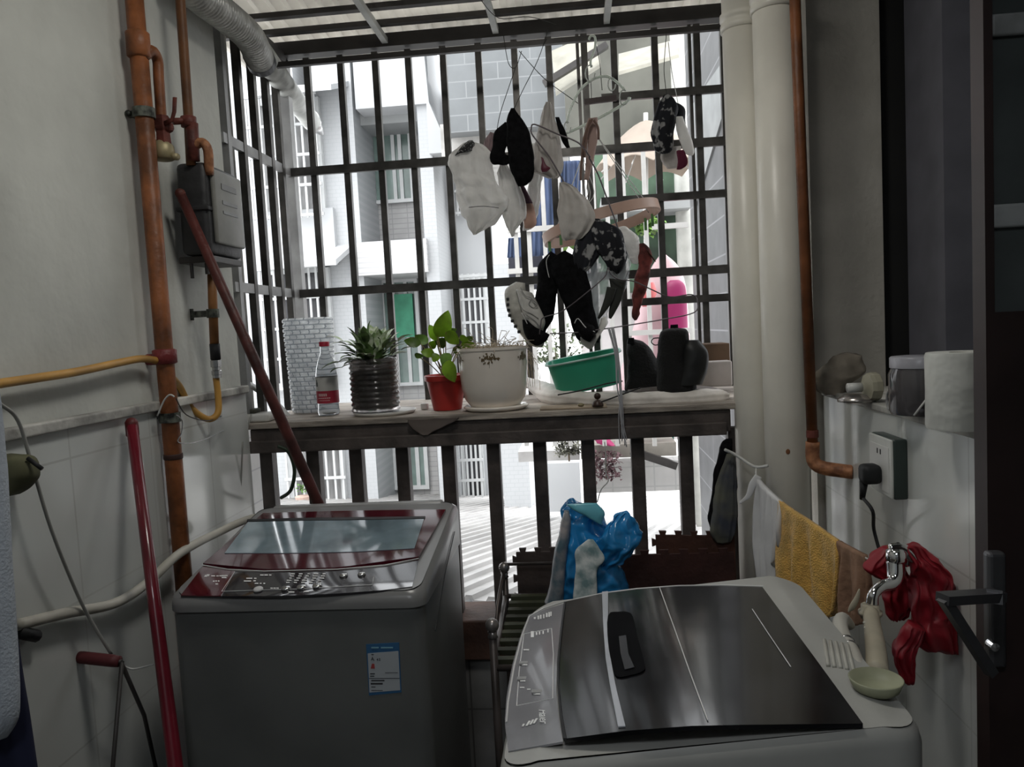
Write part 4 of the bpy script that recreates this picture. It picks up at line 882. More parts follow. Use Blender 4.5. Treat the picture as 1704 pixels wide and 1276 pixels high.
for k in range(7): on_cyl(mb, c, 18.9*s, -pi/2-.55+k*.17, .061, .06, .0016)
for k in range(6): on_cyl(mb, c, 18.9*s, -pi/2-.45+k*.17, .053, .06, .0010)
mb.build('label_writing', mat('label_pale_ink', (.75, .55, .55), .5), bt)
mb = MB(); on_cyl(mb, c, 18.9*s, -pi/2-.75, .108, .13, .007); on_cyl(mb, c, 18.9*s, -pi/2-.75, .118, .06, .005); mb.build('label_peak', mat('label_dark_peak', (.04, .05, .05), .5), bt)
# cut bottle planter with ribs
def dirt(): return mat('potting_soil', (.035, .024, .018), .95, var=.5, scale=60, bump=.6)
pl = thing('cut_bottle_planter', base(626, 2.52), 'ribbed clear plastic bottle cut into a planter full of dark soil on a white saucer', 'plant pot')
c = base(626, 2.52); s = mpp(2.52); R = 41*s; Hh = at(626, 597, Y=2.52).z-lz-.012; prof = [(R*.9, .012)]
for i in range(64):
    t = i/63; prof.append((R*(.985+.028*sin(i*2*pi/6.4)), .014+Hh*t))
n_ = len(prof); prof += [(R*.95, .012+Hh), (R*.93, .03)]
MB().lathe(c, prof, seg=48).build('clear_shell', mat('ribbed_planter_plastic', (.50, .47, .46), .15, var=.4, scale=10, trans=.88, ior=1.15, coat=.4, tex=None), pl, smooth=1)
mb = MB(); 
MB().lathe(c, [(R*.85, .02), (R*.91, .04), (R*.92, Hh*.80), (R*.6, Hh*.86), (0, Hh*.88)], seg=32).build('soil', dirt(), pl, smooth=1)
o = MB().lathe(base(640, 2.52), [(.03, 0), (50*s, .001), (54*s, .012), (52*s, .0125), (48*s, .006), (0, .005)], seg=40).build('saucer', mat('white_melamine', (.66, .65, .62), .3), smooth=1); tag(o, 'white saucer under the ribbed plastic planter', 'saucer')
# zygocactus foliage
cp_ = thing('houseplant', c+Vector((0, 0, Hh)), 'bushy grey green succulent with toothed leaves in the ribbed clear planter', 'plant')
random.seed(11)
gl1 = mat('variegated_leaf', (.22, .32, .13), .45, var=.5, scale=70, col2=(.72, .76, .64))
gl2 = mat('deep_leaf', (.13, .22, .07), .45, var=.5, scale=30)
mbs = [MB(), MB()]
for i in range(110):
    a = random.uniform(0, 2*pi); e = random.uniform(.02, 1.25) if i < 60 else random.uniform(1.0, 1.5); L = random.uniform(.05, .075)
    p = c+Vector((0, 0, Hh*.93))+Vector((cos(a)*.03*random.random(), sin(a)*.03*random.random(), random.uniform(0, .03))); dirv = Vector((cos(a)*cos(e), sin(a)*cos(e), sin(e)))
    mb = mbs[0 if random.random() < .62 else 1]
    segs = 2 if e > .9 else random.choice((2, 2, 3))
    for k in range(segs):
        q = p+dirv*L*(.85 if k else .9); leaf(mb, p, q, random.uniform(.009, .015), .10, n=6, shape=.9); p = q-dirv*.004; dirv = (dirv+Vector((random.uniform(-.18, .18), random.uniform(-.18, .18), -.22 if e < 1 else -.08))).normalized()
mbs[0].build('pale_leaves', gl1, cp_); mbs[1].build('dark_leaves', gl2, cp_)
# red pot with heart leaved plant
rpot = thing('flower_pot', base(742, 2.56), 'small red plastic flower pot between the ribbed planter and the white ceramic pot', 'plant pot')
c = base(745, 2.56); s = mpp(2.56)
MB().lathe(c, [(0, .002), (24*s, .002), (33*s, .100), (36*s, .101), (36.5*s, .118), (34*s, .120), (31*s, .112), (30*s, .100)], seg=36).build('pot_body', mat('red_plastic_pot', (.42, .03, .025), .4, var=.12), rpot, angle=40)
MB().lathe(c, [(.0, .098), (30.5*s, .098), (30.5*s, .101), (0, .104)], seg=30).build('soil', dirt(), rpot)
hp = thing('houseplant', c+Vector((0, 0, .12)), 'bright green broad leaved plant growing from the red pot', 'plant')
gb_ = mat('bright_leaf', (.34, .56, .05), .4, var=.3, scale=14, translucent=.35); gd = mat('mid_leaf', (.16, .30, .05), .4, var=.4, scale=14, translucent=.25)
mb = MB(); md = MB(); mst = MB(); L_ = lambda x, y, Y=2.56: at(x, y, Y=Y); root = c+Vector((0, 0, .10))
for (b_, t_, w_, bend, m_, yy) in (((728, 560), (746, 516), 15, .18, mb, 2.54), ((727, 566), (714, 540), 9, .1, mb, 2.55), ((742, 553), (764, 572), 12, -.1, mb, 2.50), ((768, 572), (793, 574), 9, .1, mb, 2.53), ((735, 556), (760, 547), 9, .15, md, 2.6),
                             ((728, 575), (740, 562), 10, .1, md, 2.58), ((712, 570), (690, 558), 9, -.1, md, 2.55), ((700, 572), (672, 566), 9, -.1, md, 2.52), ((722, 590), (700, 585), 8, .1, mb, 2.50),
                             ((745, 600), (757, 636), 14, .05, mb, 2.46), ((748, 588), (738, 612), 11, .1, md, 2.48), ((730, 590), (720, 602), 8, .1, mb, 2.50), ((755, 578), (772, 592), 8, -.1, md, 2.52), ((776, 566), (788, 560), 6, .1, md, 2.6), ((715, 578), (726, 566), 7, .1, mb, 2.6),
                             ((690, 590), (706, 592), 5, .1, md, 2.5), ((765, 560), (780, 566), 6, 0, mb, 2.5)):
    B_ = L_(b_[0], b_[1], yy); T_ = L_(t_[0], t_[1], yy-.01); leaf(m_, B_, T_, w_*mpp(yy), bend, n=10, shape=.8, side=Vector((( T_-B_).z, .35*(T_-B_).length, -(T_-B_).x)), fold_=.25)
    mst.tube([root+Vector((random.uniform(-.02, .02), random.uniform(-.02, .02), 0)), (root+B_)/2+Vector((0, 0, .01)), B_], .0018, seg=5, smooth=3)
mb.build('bright_leaves', gb_, hp, smooth=True); md.build('mid_green_leaves', gd, hp, smooth=True); mst.build('stems', mat('reddish_stem', (.25, .20, .08), .6), hp)  # leaves in two greens, one bright and one darker
# ceramic pot with saucer and dry grass
wp = thing('ceramic_pot', base(825, 2.50), 'large cream ceramic pot with a gold floral medallion', 'plant pot')
c = base(825, 2.50); s = mpp(2.5)
cer = mat('cream_ceramic', (.80, .74, .67), .22, var=.04, coat=.4)
MB().lathe(c+Vector((0, 0, .016)), [(0, 0), (42*s, 0), (50*s, .022), (55*s, .06), (57.5*s, .12), (58.5*s, .180), (60*s, .181), (60*s, .190), (57*s, .190), (55*s, .17)], seg=48).build('pot_body', cer, wp, angle=40)
MB().lathe(c+Vector((0, 0, .016)), [(0, .165), (55.5*s, .165), (55.5*s, .167), (0, .174)], seg=30).build('soil', dirt(), wp)
mb = MB(); gold = mat('gold_brown_print', (.13, .09, .04), .4)
random.seed(5)
for (ac, sc_) in ((-pi/2, 1), (-pi/2-1.13, .8), (-pi/2+1.10, .8)):
    for i in range(70):
        u = random.gauss(0, .12); v = random.gauss(0, .007); 
        if abs(u) > .3: continue
        v = v*(1-abs(u)*2.2)
        a_ = ac+u*sc_; on_cyl(mb, c+Vector((0, 0, .016)), 58.35*s, a_, .158+v-abs(u)*.015, .016, .0024)
    for k in range(6): on_cyl(mb, c+Vector((0, 0, .016)), 58.1*s, ac, .148-k*.004, .007*(1-k*.1), .0014)
mb.build('floral_print', gold, wp)
o = MB().lathe(base(826, 2.50), [(.03, 0), (48*s, .001), (55*s, .012), (53*s, .016), (40*s, .0155), (0, .0155)], seg=48).build('saucer', cer, smooth=1); tag(o, 'cream ceramic saucer under the large cream pot', 'saucer')
dg_ = thing('dried_plant', c+Vector((0, 0, .18)), 'tangle of dried straw coloured stems in the cream ceramic pot', 'plant')
mb = MB(); random.seed(8)
for i in range(210):
    a = random.uniform(0, 2*pi); r = 50*s*sqrt(random.random()); p0 = c+Vector((cos(a)*r, sin(a)*r, .184)); L = random.uniform(.02, .06) if i < 170 else random.uniform(.05, .11)
    d0 = Vector((random.uniform(-1, 1), random.uniform(-1, 1), random.uniform(.15, .8))).normalized(); p1 = p0+d0*L*.5+Vector((0, 0, .012)); p2 = p0+d0*L+Vector((random.uniform(-.02, .02), 0, -.006)); mb.tube([p0, p1, p2], .0009, seg=4, smooth=2)
for i in range(26):
    x = random.uniform(866, 900); y = random.uniform(590, 650); p0 = at(random.uniform(860, 880), random.uniform(580, 600), Y=2.58); mb.tube([p0, at(x-4, (y+580)/2-6, Y=2.6), at(x, y, Y=2.62)], .0008, seg=4, smooth=3)
for (x, y) in ((760, 560), (772, 546), (795, 552), (835, 550), (850, 560), (812, 545)): mb.tube([at(815+random.uniform(-20, 20), 580, Y=2.5), at(x+8, y+4, Y=2.5), at(x, y, Y=2.5)], .0009, seg=4, smooth=4)
mb.build('dry_stems', mat('straw', (.52, .44, .33), .8, var=.3, scale=40), dg_, kind='stuff')
# small white cube
p = base(707, 2.60); o = MB().box(p+Vector((-.012, -.012, .001)), p+Vector((.012, .012, .022)), .003).build('small_block', white_pl, smooth=1); tag(o, 'tiny white plastic cube between the saucer and the red pot', 'block')
# flattened sack and cardboard
o = soft([(874, 632, 4, .01, 60, 2.84), (898, 648, 14, .03, 60, 2.74), (930, 660, 15, .04, 75, 2.60), (975, 666, 14, .045, 90, 2.54), (1050, 667, 14, .045, 88, 2.52), (1120, 665, 15, .05, 86, 2.52), (1190, 661, 14, .05, 84, 2.52), (1212, 659, 6, .02, 90, 2.52)], 2.7, seg=40, crumple=.004, ripple=.002).build('white_sack', mat('grubby_white_sack', (.74, .70, .66), .75, var=.25, scale=9), smooth=1); tag(o, 'long grubby white sack lying under the green basin and the black boots', 'sack')
o = soft([(872, 640, 4, .01, 90), (900, 648, 8, .012, 60), (935, 664, 9, .015, 60), (960, 676, 4, .01, 70)], 2.84, seg=20, crumple=.005).build('maroon_cloth', mat('maroon_net', (.22, .06, .06), .8, var=.5, scale=40), smooth=1); tag(o, 'crumpled maroon net cloth behind the end of the white sack', 'cloth')
mb = MB(); a = at(1035, 662, Y=2.56); b = at(1212, 648, Y=2.56); 
o = soft([(1045, 652, 3, .05, 90), (1075, 649, 5, .07, 88), (1130, 647, 6, .07, 88), (1185, 650, 6, .06, 94), (1200, 654, 3, .04, 90)], 2.62, seg=40, crumple=.002).build('grey_mat', mat('grey_brown_mat', (.14, .12, .11), .8, var=.3), smooth=1); tag(o, 'folded grey brown mat under the black boots', 'mat')
a = at(1150, 602, Y=2.78); b = at(1230, 640, Y=2.78); o = MB().box((a.x, 2.74, b.z), (b.x-.03, 2.90, a.z), .006).build('beige_box', mat('beige_foam_box', (.46, .42, .40), .8, var=.15), smooth=1); tag(o, 'pale beige foam box behind the boots at the right end', 'box')
a = at(1160, 572, Y=2.88); b = at(1208, 600, Y=2.88); o = MB().box((a.x, 2.80, b.z), (b.x, 2.94, a.z), .004).build('brown_box', mat('cardboard_brown', (.13, .08, .05), .8, var=.3), smooth=1); tag(o, 'dark brown cardboard box on top of the pale foam box', 'box')
ca = mat('tan_cardboard', (.40, .32, .24), .8, var=.2)
p = onz(905, 682); o = MB().box((at(900, 690, Y=2.44).x, 2.40, lz+.001), (at(1010, 690, Y=2.44).x, 2.50, lz+.006), .001).build('cardboard_piece', ca); tag(o, 'flat tan cardboard piece on the ledge right of the cream saucer', 'cardboard')
# stick twig, caps
o = wire([(992, 672), (1030, 658), (1066, 645)], 2.40, .0022, smooth=2).build('dark_stick', rubber, smooth=1); tag(o, 'thin dark stick ending in a round dark cap in front of the white sack', 'stick')
o = wire([(928, 657), (965, 650), (1010, 638), (1036, 634)], 2.44, .0022, smooth=2).build('dark_stick', rubber, smooth=1); tag(o, 'thin dark stick lying under the green basin edge', 'stick')
p = at(994, 659, Y=2.42); o = MB().ball(p, .011).build('bottle_cap', mat('brown_black_cap', (.04, .02, .015), .4), smooth=1); tag(o, 'round dark cap resting on the white sack front', 'cap')
p = base(995, 2.405); p.z = lz+.006; o = MB().lathe(p, [(.018, 0), (.018, .006), (.012, .016), (.006, .02), (0, .021)], seg=12).build('bottle_cap', mat('brown_black_cap', (.04, .02, .015), .4), smooth=1); tag(o, 'dark ribbed bottle cap on the ledge edge below the round cap', 'cap')
p = base(967, 2.41); p.z = lz+.006; o = MB().ball(p+Vector((0, 0, .006)), .008, sc=(1.3, 1, .7)).build('metal_nut', mat('dull_brass', (.34, .29, .17), .5), smooth=1); tag(o, 'small brass coloured nut left of the ribbed cap', 'nut')
# green basin (tilted)
gbn = thing('plastic_basin', at(975, 650, Y=2.50), 'jade green plastic basin with a pale rim tilted on the white sack', 'basin')
jade = mat('jade_plastic', (.06, .42, .28), .35, var=.06, coat=.2, translucent=.35)
cB = at(974, 616, Y=2.62); axis = Vector((-.15, -.06, 1)).normalized(); q = Vector((0, 0, 1)).rotation_difference(axis)
vs = []; fs = []; n = 48; rx, ry = 60*mpp(2.6), .085
lev = [(.70, -.062, 0), (.80, -.062, 0), (.86, -.055, 0), (1.0, .040, 0), (1.06, .044, 0), (1.06, .038, 1), (1.0, .034, 1)]
def sup(a, rx, ry): 
    ca, sa = cos(a), sin(a); k = (abs(ca)**4+abs(sa)**4)**-.25; return rx*ca*k, ry*sa*k
lv = [(.60, -.060), (.84, -.060), (.88, -.052), (1.0, .042), (1.05, .043), (1.05, .048), (.98, .047), (.85, -.050), (.6, -.055)]
for (f_, h) in lv:
    for k in range(n): x, y = sup(2*pi*k/n, rx*f_, ry*f_); vs.append(cB+q @ Vector((x, y, h)))
for i in range(len(lv)-1):
    for k in range(n): k2 = (k+1) % n; fs.append((i*n+k, i*n+k2, (i+1)*n+k2, (i+1)*n+k))
fs += [tuple(range(n))[::-1], tuple((len(lv)-1)*n+k for k in range(n))]
MB().add(vs, fs).build('bowl', jade, gbn, angle=40)
pts = [cB+q @ Vector((*sup(2*pi*k/n, rx*1.05, ry*1.05), .0455)) for k in range(n+1)]; MB().tube(pts, .0035, seg=6, cap=False).build('rim', mat('pale_jade_rim', (.42, .60, .55), .4), gbn, smooth=1)
# black boots
def boot(name, label, rows, Y, extra=None, seed=1):
    t = thing(name, at(rows[-1][0], rows[-1][1], Y=Y), label, 'boot', None)
    soft(rows, Y, seg=36, crumple=.0035, seed=seed).build('upper', mat('black_suede', (.004, .004, .0045), .85, var=.3, bump=.3, bscale=120), t, smooth=1); return t
b1 = boot('boot', 'left black suede boot, slanting down to the right', [(1052, 564, 4, .012, 0), (1062, 570, 18, .028, 20), (1068, 590, 26, .036, 20), (1078, 612, 36, .042, 25), (1092, 630, 48, .046, 8), (1092, 645, 52, .046, 0), (1092, 652, 46, .04, 0)], 2.66)
soft([(1050, 562, 5, .004), (1050, 572, 6, .005)], 2.63, seg=12).build('pull_tab', black_cloth, b1, smooth=1)
MB().add(*fold([(at(1092, 648, Y=2.66), 56*mpp(2.66), .048, Vector((1, 0, 0))), (at(1092, 658, Y=2.66), 58*mpp(2.66), .05, Vector((1, 0, 0)))], 36)).build('sole', rubber, b1, smooth=1)
b2 = boot('boot', 'right black suede boot standing upright with rounded grey toe', [(1122, 546, 10, .014, 0), (1122, 552, 22, .03, 0), (1121, 575, 26, .038, 0), (1121, 600, 27, .042, 0), (1124, 625, 30, .05, 0), (1126, 646, 32, .052, 0), (1126, 652, 28, .045, 0)], 2.54, seed=4)
soft([(1152, 566, 10, .02, 0), (1156, 580, 20, .035, 10), (1156, 600, 22, .04, 5), (1152, 622, 22, .04, 0), (1146, 640, 22, .036, 0)], 2.52, seg=30, crumple=.002).build('toe_cap', mat('scuffed_dark_grey', (.010, .011, .012), .5, var=.4), b2, smooth=1)
wire([(1100, 562), (1088, 563), (1084, 569), (1090, 574), (1100, 572)], 2.54, .0018, smooth=4).build('lace_loop', rubber, b2, smooth=1)
soft([(1122, 540, 6, .005), (1122, 550, 7, .006)], 2.56, seg=12).build('pull_tab', black_cloth, b2, smooth=1)
# ================================================================== WASHING HUNG FROM THE RAIL
cl_w = mat('white_cotton', (.86, .85, .83), .9, var=.06, scale=20, bump=.2, bscale=200, translucent=.38)
cl_g = mat('greyish_cotton', (.66, .63, .60), .9, var=.08, scale=20, bump=.2, bscale=200, translucent=.32)
skin_t = mat('tan_cloth', (.45, .28, .22), .9, var=.2)
floral = mat('dark_floral_cloth', (.010, .011, .016), .9, var=.3, tex=blotch((.28, .28, .28), 34, .54, .60))
HY = 2.62
def cloth(name, label, rows, Y, m, cat, **k):
    o = strip(rows, Y, **k).build(name, m, smooth=1); tag(o, label, cat); return o
def softo(name, label, rows, Y, m, cat, **k):
    o = soft(rows, Y, **k).build(name, m, smooth=1); tag(o, label, cat); return o
# large white bag like sock at the left
t = thing('white_pouch', at(795, 240, Y=2.60), 'big white baggy cloth pouch hanging leftmost with a black mesh top', 'cloth pouch')
soft([(782, 238, 12, .012, 0), (782, 255, 31, .03, 0), (787, 290, 36, .045, 10), (800, 322, 42, .05, 12), (806, 345, 38, .05, 0), (797, 370, 24, .035, 10), (790, 388, 4, .01, 10)], 2.60, seg=56, ripple=.006, nr=6, seed=2, crumple=.011, mid=9).build('pouch', cl_w, t, smooth=1)
soft([(783, 234, 4, .006, 0), (777, 245, 14, .034, -20), (772, 256, 15, .034, -10)], 2.585, seg=24, crumple=.001).build('mesh_top', mat('black_mesh', (.02, .02, .02), .8, tex=blotch((.3, .3, .3), 160, .55, .6)), t, smooth=1)
wire([(780, 345), (805, 343), (830, 346)], 2.545, .001, smooth=3).build('dark_seam', rubber, t, smooth=1)
t = softo('black_sock', 'black pointed sock hanging from twine in front of the white pouches', [(853, 180, 3, .004, 0), (855, 198, 12, .012, 5), (862, 220, 19, .02, 8), (866, 250, 22, .024, 8), (869, 280, 20, .022, 5), (870, 300, 14, .018, 10), (868, 310, 6, .008, 0)], 2.52, black_cloth, 'sock', seg=30, crumple=.004, ripple=.003)
softo('black_sock', 'short black sock bent left beside the pointed black sock', [(848, 205, 8, .01, 20), (836, 225, 13, .014, 30), (829, 250, 12, .014, 30), (832, 266, 15, .013, -20), (842, 273, 6, .008, -10)], 2.55, black_cloth, 'sock', seg=26, crumple=.004)
softo('mauve_rag', 'small mauve striped rag behind the short black sock', [(822, 222, 6, .006, 20), (816, 245, 12, .012, 20), (822, 270, 8, .01, 0)], 2.62, mat('mauve_stripe', (.25, .18, .19), .9, var=.3, scale=40, stretch=(6, 1, 1)), 'rag', seg=20, crumple=.004)
cloth('white_sock', 'slim white sock hanging just right of the big white pouch', [(272, 832, 842, .008), (295, 829, 858, .014), (330, 833, 872, .02), (360, 836, 874, .02), (382, 846, 862, .012), (393, 852, 857, .004)], 2.62, cl_w, 'sock', seg=44, crumple=.008, ripple=.005, mid=8)
cloth('white_sock', 'long white sock hanging behind the pointed black sock', [(240, 882, 900, .01), (270, 880, 905, .014), (300, 880, 901, .016), (340, 876, 898, .014), (372, 870, 890, .012), (382, 872, 884, .004)], 2.68, cl_w, 'sock', seg=44, crumple=.008, ripple=.005, mid=8)
t = thing('nude_sock', at(878, 345, Y=2.60), 'flesh coloured short sock with a purple cuff under the pointed black sock', 'sock')
strip([(335, 873, 884, .008), (355, 871, 891, .014), (372, 872, 893, .014), (380, 874, 886, .006)], 2.63, seg=24, crumple=.002).build('foot', skin_t, t, smooth=1)
strip([(308, 862, 871, .006), (322, 867, 879, .009), (338, 872, 886, .01)], 2.62, seg=24, crumple=.002).build('cuff', mat('purple_cuff', (.10, .05, .07), .9), t, smooth=1)
cloth('white_vest', 'white pointed cloth hanging from the rail left of the round hanger', [(170, 908, 916, .004), (195, 900, 922, .008), (225, 893, 930, .014), (255, 886, 935, .018), (280, 884, 936, .018), (292, 905, 933, .012), (297, 915, 926, .004)], 2.60, cl_g, 'cloth', seg=56, ripple=.007, nr=6, crumple=.005, seed=5, mid=8)
softo('dark_knot', 'small dark knotted cord on the right edge of the white pointed cloth', [(928, 195, 3, .004), (934, 215, 5, .007, 10), (940, 232, 6, .008), (946, 246, 3, .004)], 2.58, black_cloth, 'cord', seg=14, crumple=.003)
softo('burgundy_clip', 'small burgundy tassel clipped below the white pointed cloth', [(902, 262, 2, .003, 30), (905, 272, 4, .005, 30), (908, 280, 8, .007), (906, 286, 4, .004)], 2.56, mat('burgundy_plastic', (.12, .02, .04), .5), 'clip', seg=12)
cloth('cotton_mitt', 'beige white rounded cloth hanging from the hook of the large wire hanger', [(303, 932, 940, .006), (315, 930, 958, .014), (335, 929, 978, .02), (358, 930, 990, .022), (380, 932, 985, .02), (395, 934, 970, .012), (400, 940, 962, .004)], 2.54, cl_g, 'cloth', seg=56, ripple=.006, nr=5, crumple=.006, seed=8, mid=8)
# dark floral cloth lower
t = thing('floral_shorts', at(1000, 365, Y=2.55), 'dark floral shorts hanging in the middle above the trainers', 'shorts')
soft([(992, 364, 5, .008, 0), (988, 380, 20, .02, 0), (982, 405, 24, .026, 18), (972, 430, 20, .026, 20), (966, 448, 12, .02, 10), (964, 456, 3, .006, 10)], 2.56, seg=36, ripple=.004, crumple=.003, seed=1).build('left_leg', floral, t, smooth=1)
soft([(998, 368, 8, .008, 0), (1008, 385, 24, .02, 0), (1016, 410, 24, .026, -4), (1024, 432, 19, .024, 0), (1025, 448, 12, .016, 0), (1025, 456, 3, .005, 0)], 2.54, seg=36, ripple=.004, crumple=.003, seed=3).build('right_leg', floral, t, smooth=1)
cloth('white_cloth', 'crumpled white cloth peeking out right of the floral shorts', [(378, 1030, 1044, .008), (395, 1032, 1062, .014), (415, 1036, 1066, .014), (432, 1046, 1062, .008), (440, 1050, 1058, .004)], 2.60, cl_w, 'cloth', seg=44, crumple=.009, mid=8)
filmy = mat('clear_polythene', (.72, .76, .78), .25, var=.1, alpha=.45, coat=.3)
cloth('polythene_bag', 'clear crinkled polythene bag hanging below the floral shorts', [(405, 985, 1040, .012), (440, 975, 1050, .03), (480, 972, 1040, .03), (520, 976, 1010, .02), (548, 985, 1006, .01)], 2.60, filmy, 'bag', seg=60, ripple=.008, nr=8, crumple=.012, seed=9, mid=9)
softo('dark_strap', 'left dark olive strap hanging inside the polythene bag', [(1018, 478, 8, .006, 10), (1012, 500, 7, .006, 15), (1002, 520, 4, .005, 15), (996, 530, 2, .002, 15)], 2.52, mat('olive_black', (.02, .022, .018), .7), 'strap', seg=16)
softo('dark_strap', 'right dark olive strap hanging inside the polythene bag', [(1028, 465, 14, .006, 10), (1026, 495, 9, .006, 15), (1018, 520, 5, .005, 15), (1015, 530, 2, .002, 15)], 2.53, mat('olive_black', (.02, .022, .018), .7), 'strap', seg=16)
softo('rust_glove', 'rust red shrivelled glove hanging right of the polythene bag', [(1068, 406, 4, .006), (1074, 425, 13, .014, 20), (1072, 445, 11, .014, 0), (1067, 470, 12, .016, 0), (1062, 495, 10, .012, 0), (1060, 512, 6, .01, 0), (1058, 526, 7, .008, 0), (1056, 534, 2, .003)], 2.60, mat('rust_red_cloth', (.16, .035, .03), .85, var=.5, scale=30), 'glove', seg=26, crumple=.006)
softo('rust_glove', 'small brown shrivelled knot beside the rust red glove', [(1078, 418, 4, .006, 60), (1086, 428, 7, .01, 60), (1090, 432, 3, .005, 60)], 2.58, mat('brown_rag', (.10, .04, .02), .85), 'knot', seg=16, crumple=.004)
# floral garment right upper
t = thing('floral_cloth', at(1110, 160, Y=2.60), 'dark floral cloth bunch with white and maroon ends hanging upper right', 'cloth')
soft([(1109, 158, 4, .006), (1112, 175, 16, .018, 5), (1106, 200, 18, .024, 8), (1102, 228, 18, .024, 8), (1104, 248, 14, .02, 0), (1108, 254, 6, .008, 0)], 2.60, seg=36, ripple=.004, crumple=.004, seed=3).build('front_fold', floral, t, smooth=1)
soft([(1118, 170, 6, .008, 0), (1130, 182, 10, .014, 0), (1132, 205, 8, .016, 0), (1136, 225, 7, .012, 0)], 2.64, seg=30, crumple=.003).build('rear_fold', floral, t, smooth=1)
soft([(1130, 195, 6, .01), (1136, 220, 9, .014, -10), (1146, 248, 9, .012, -15), (1150, 258, 4, .006)], 2.60, seg=26, crumple=.003).build('white_end', cl_w, t, smooth=1)
soft([(1118, 245, 15, .01, 0), (1116, 262, 16, .014, 0), (1120, 280, 9, .008, 0)], 2.64, seg=26, crumple=.003, ripple=.003).build('grey_end', cl_g, t, smooth=1)
soft([(1132, 250, 6, .008, 0), (1136, 270, 8, .012, 5), (1130, 282, 4, .006)], 2.60, seg=26, crumple=.003, ripple=.003).build('maroon_end', mat('maroon_cloth', (.12, .015, .04), .9), t, smooth=1)
# trainers hung by their heels, with black tongue/legs
sw = mat('grubby_white_leather', (.58, .57, .54), .5, var=.18, scale=16, bump=.15)
s1 = thing('trainer', at(868, 470, Y=2.58), 'white trainer hanging sole outwards at the left of the hanger', 'shoe')
soft([(866, 470, 8, .012, 10), (858, 484, 17, .026, 12), (858, 505, 17, .034, 5), (864, 525, 15, .034, -20), (876, 548, 13, .03, -35), (892, 566, 12, .026, -45), (904, 575, 4, .01, -50)], 2.58, seg=36, crumple=.001).build('sole', mat('worn_pale_sole', (.50, .49, .45), .7, var=.25, scale=20, bump=.4, bscale=50), s1, smooth=1)
soft([(872, 484, 14, .02, 15), (880, 505, 16, .028, 10), (888, 525, 16, .03, -5), (896, 542, 13, .026, -25), (900, 552, 5, .01, -30)], 2.545, seg=36, crumple=.0015).build('upper', sw, s1, smooth=1)
soft([(874, 532, 5, .012, 10), (884, 552, 12, .024, -35), (900, 564, 14, .026, -50), (912, 562, 6, .014, -60)], 2.53, seg=24).build('dark_heel', black_cloth, s1, smooth=1)
mb = MB()
for k in range(7): a_ = at(846+k*k*.35+(k > 3)*(k-3)*2, 498+k*9, Y=2.565); mb.box(a_-Vector((.006, .02, .005)), a_+Vector((.004, .02, .005)), .002)
mb.build('sole_lugs', rubber, s1)
MB().tube([at(x, y, Y=2.515) for x, y in ((868, 520), (878, 540), (884, 556), (896, 566), (906, 560))], .0014, seg=6, smooth=4).build('piping', mat('pale_piping', (.7, .7, .7), .5), s1, smooth=1)
lg = thing('black_leggings', at(945, 425, Y=2.56), 'black leggings folded over the hanger in an arch', 'leggings')
soft([(925, 424, 10, .012, 40), (912, 445, 17, .022, 10), (911, 475, 17, .026, 0), (906, 505, 18, .028, 8), (902, 530, 18, .026, 5), (898, 548, 12, .02, 5), (905, 556, 4, .01)], 2.58, seg=30, crumple=.003).build('left_leg', black_cloth, lg, smooth=1)
soft([(928, 424, 14, .012, -30), (942, 445, 27, .024, -15), (956, 480, 26, .028, -12), (966, 515, 22, .026, -10), (974, 545, 21, .024, -10), (982, 562, 18, .022, -15), (990, 570, 8, .012)], 2.56, seg=30, crumple=.003).build('right_leg', black_cloth, lg, smooth=1)
MB().tube([at(x, y, Y=2.535) for x, y in ((914, 424), (909, 434), (911, 450), (914, 462))], .0012, seg=5, smooth=3).build('white_stripe', mat('pale_piping', (.7, .7, .7), .5), lg, smooth=1)
s2 = thing('trainer', at(995, 540, Y=2.52), 'dark trainer with white toe hanging at the right of the black leggings', 'shoe')
soft([(1004, 528, 4, .012, -20), (1004, 542, 9, .026, -30), (996, 560, 13, .032, -60), (982, 570, 11, .03, -80), (966, 566, 5, .014, -90)], 2.52, seg=32, crumple=.001).build('toe', sw, s2, smooth=1)
soft([(966, 540, 8, .014, -30), (978, 552, 14, .028, -40), (986, 562, 9, .02, -50)], 2.49, seg=24).build('dark_upper', black_cloth, s2, smooth=1)
MB().tube([at(x, y, Y=2.468) for x, y in ((956, 538), (962, 530), (975, 545), (990, 552))], .0014, seg=6, smooth=4).build('piping', mat('pale_piping', (.7, .7, .7), .5), s2, smooth=1)
for k, pth in enumerate((((866, 478), (874, 492), (884, 496), (892, 508)), ((862, 500), (870, 515), (884, 522), (896, 530)), ((884, 498), (880, 506), (888, 512), (894, 506), (886, 499)), ((876, 524), (890, 534), (902, 548)))):
    MB().tube([at(x, y, Y=2.514) for x, y in pth], .0012, seg=5, smooth=4).build('stitching', mat('grey_stitching', (.25, .25, .25), .7), s1, smooth=1)
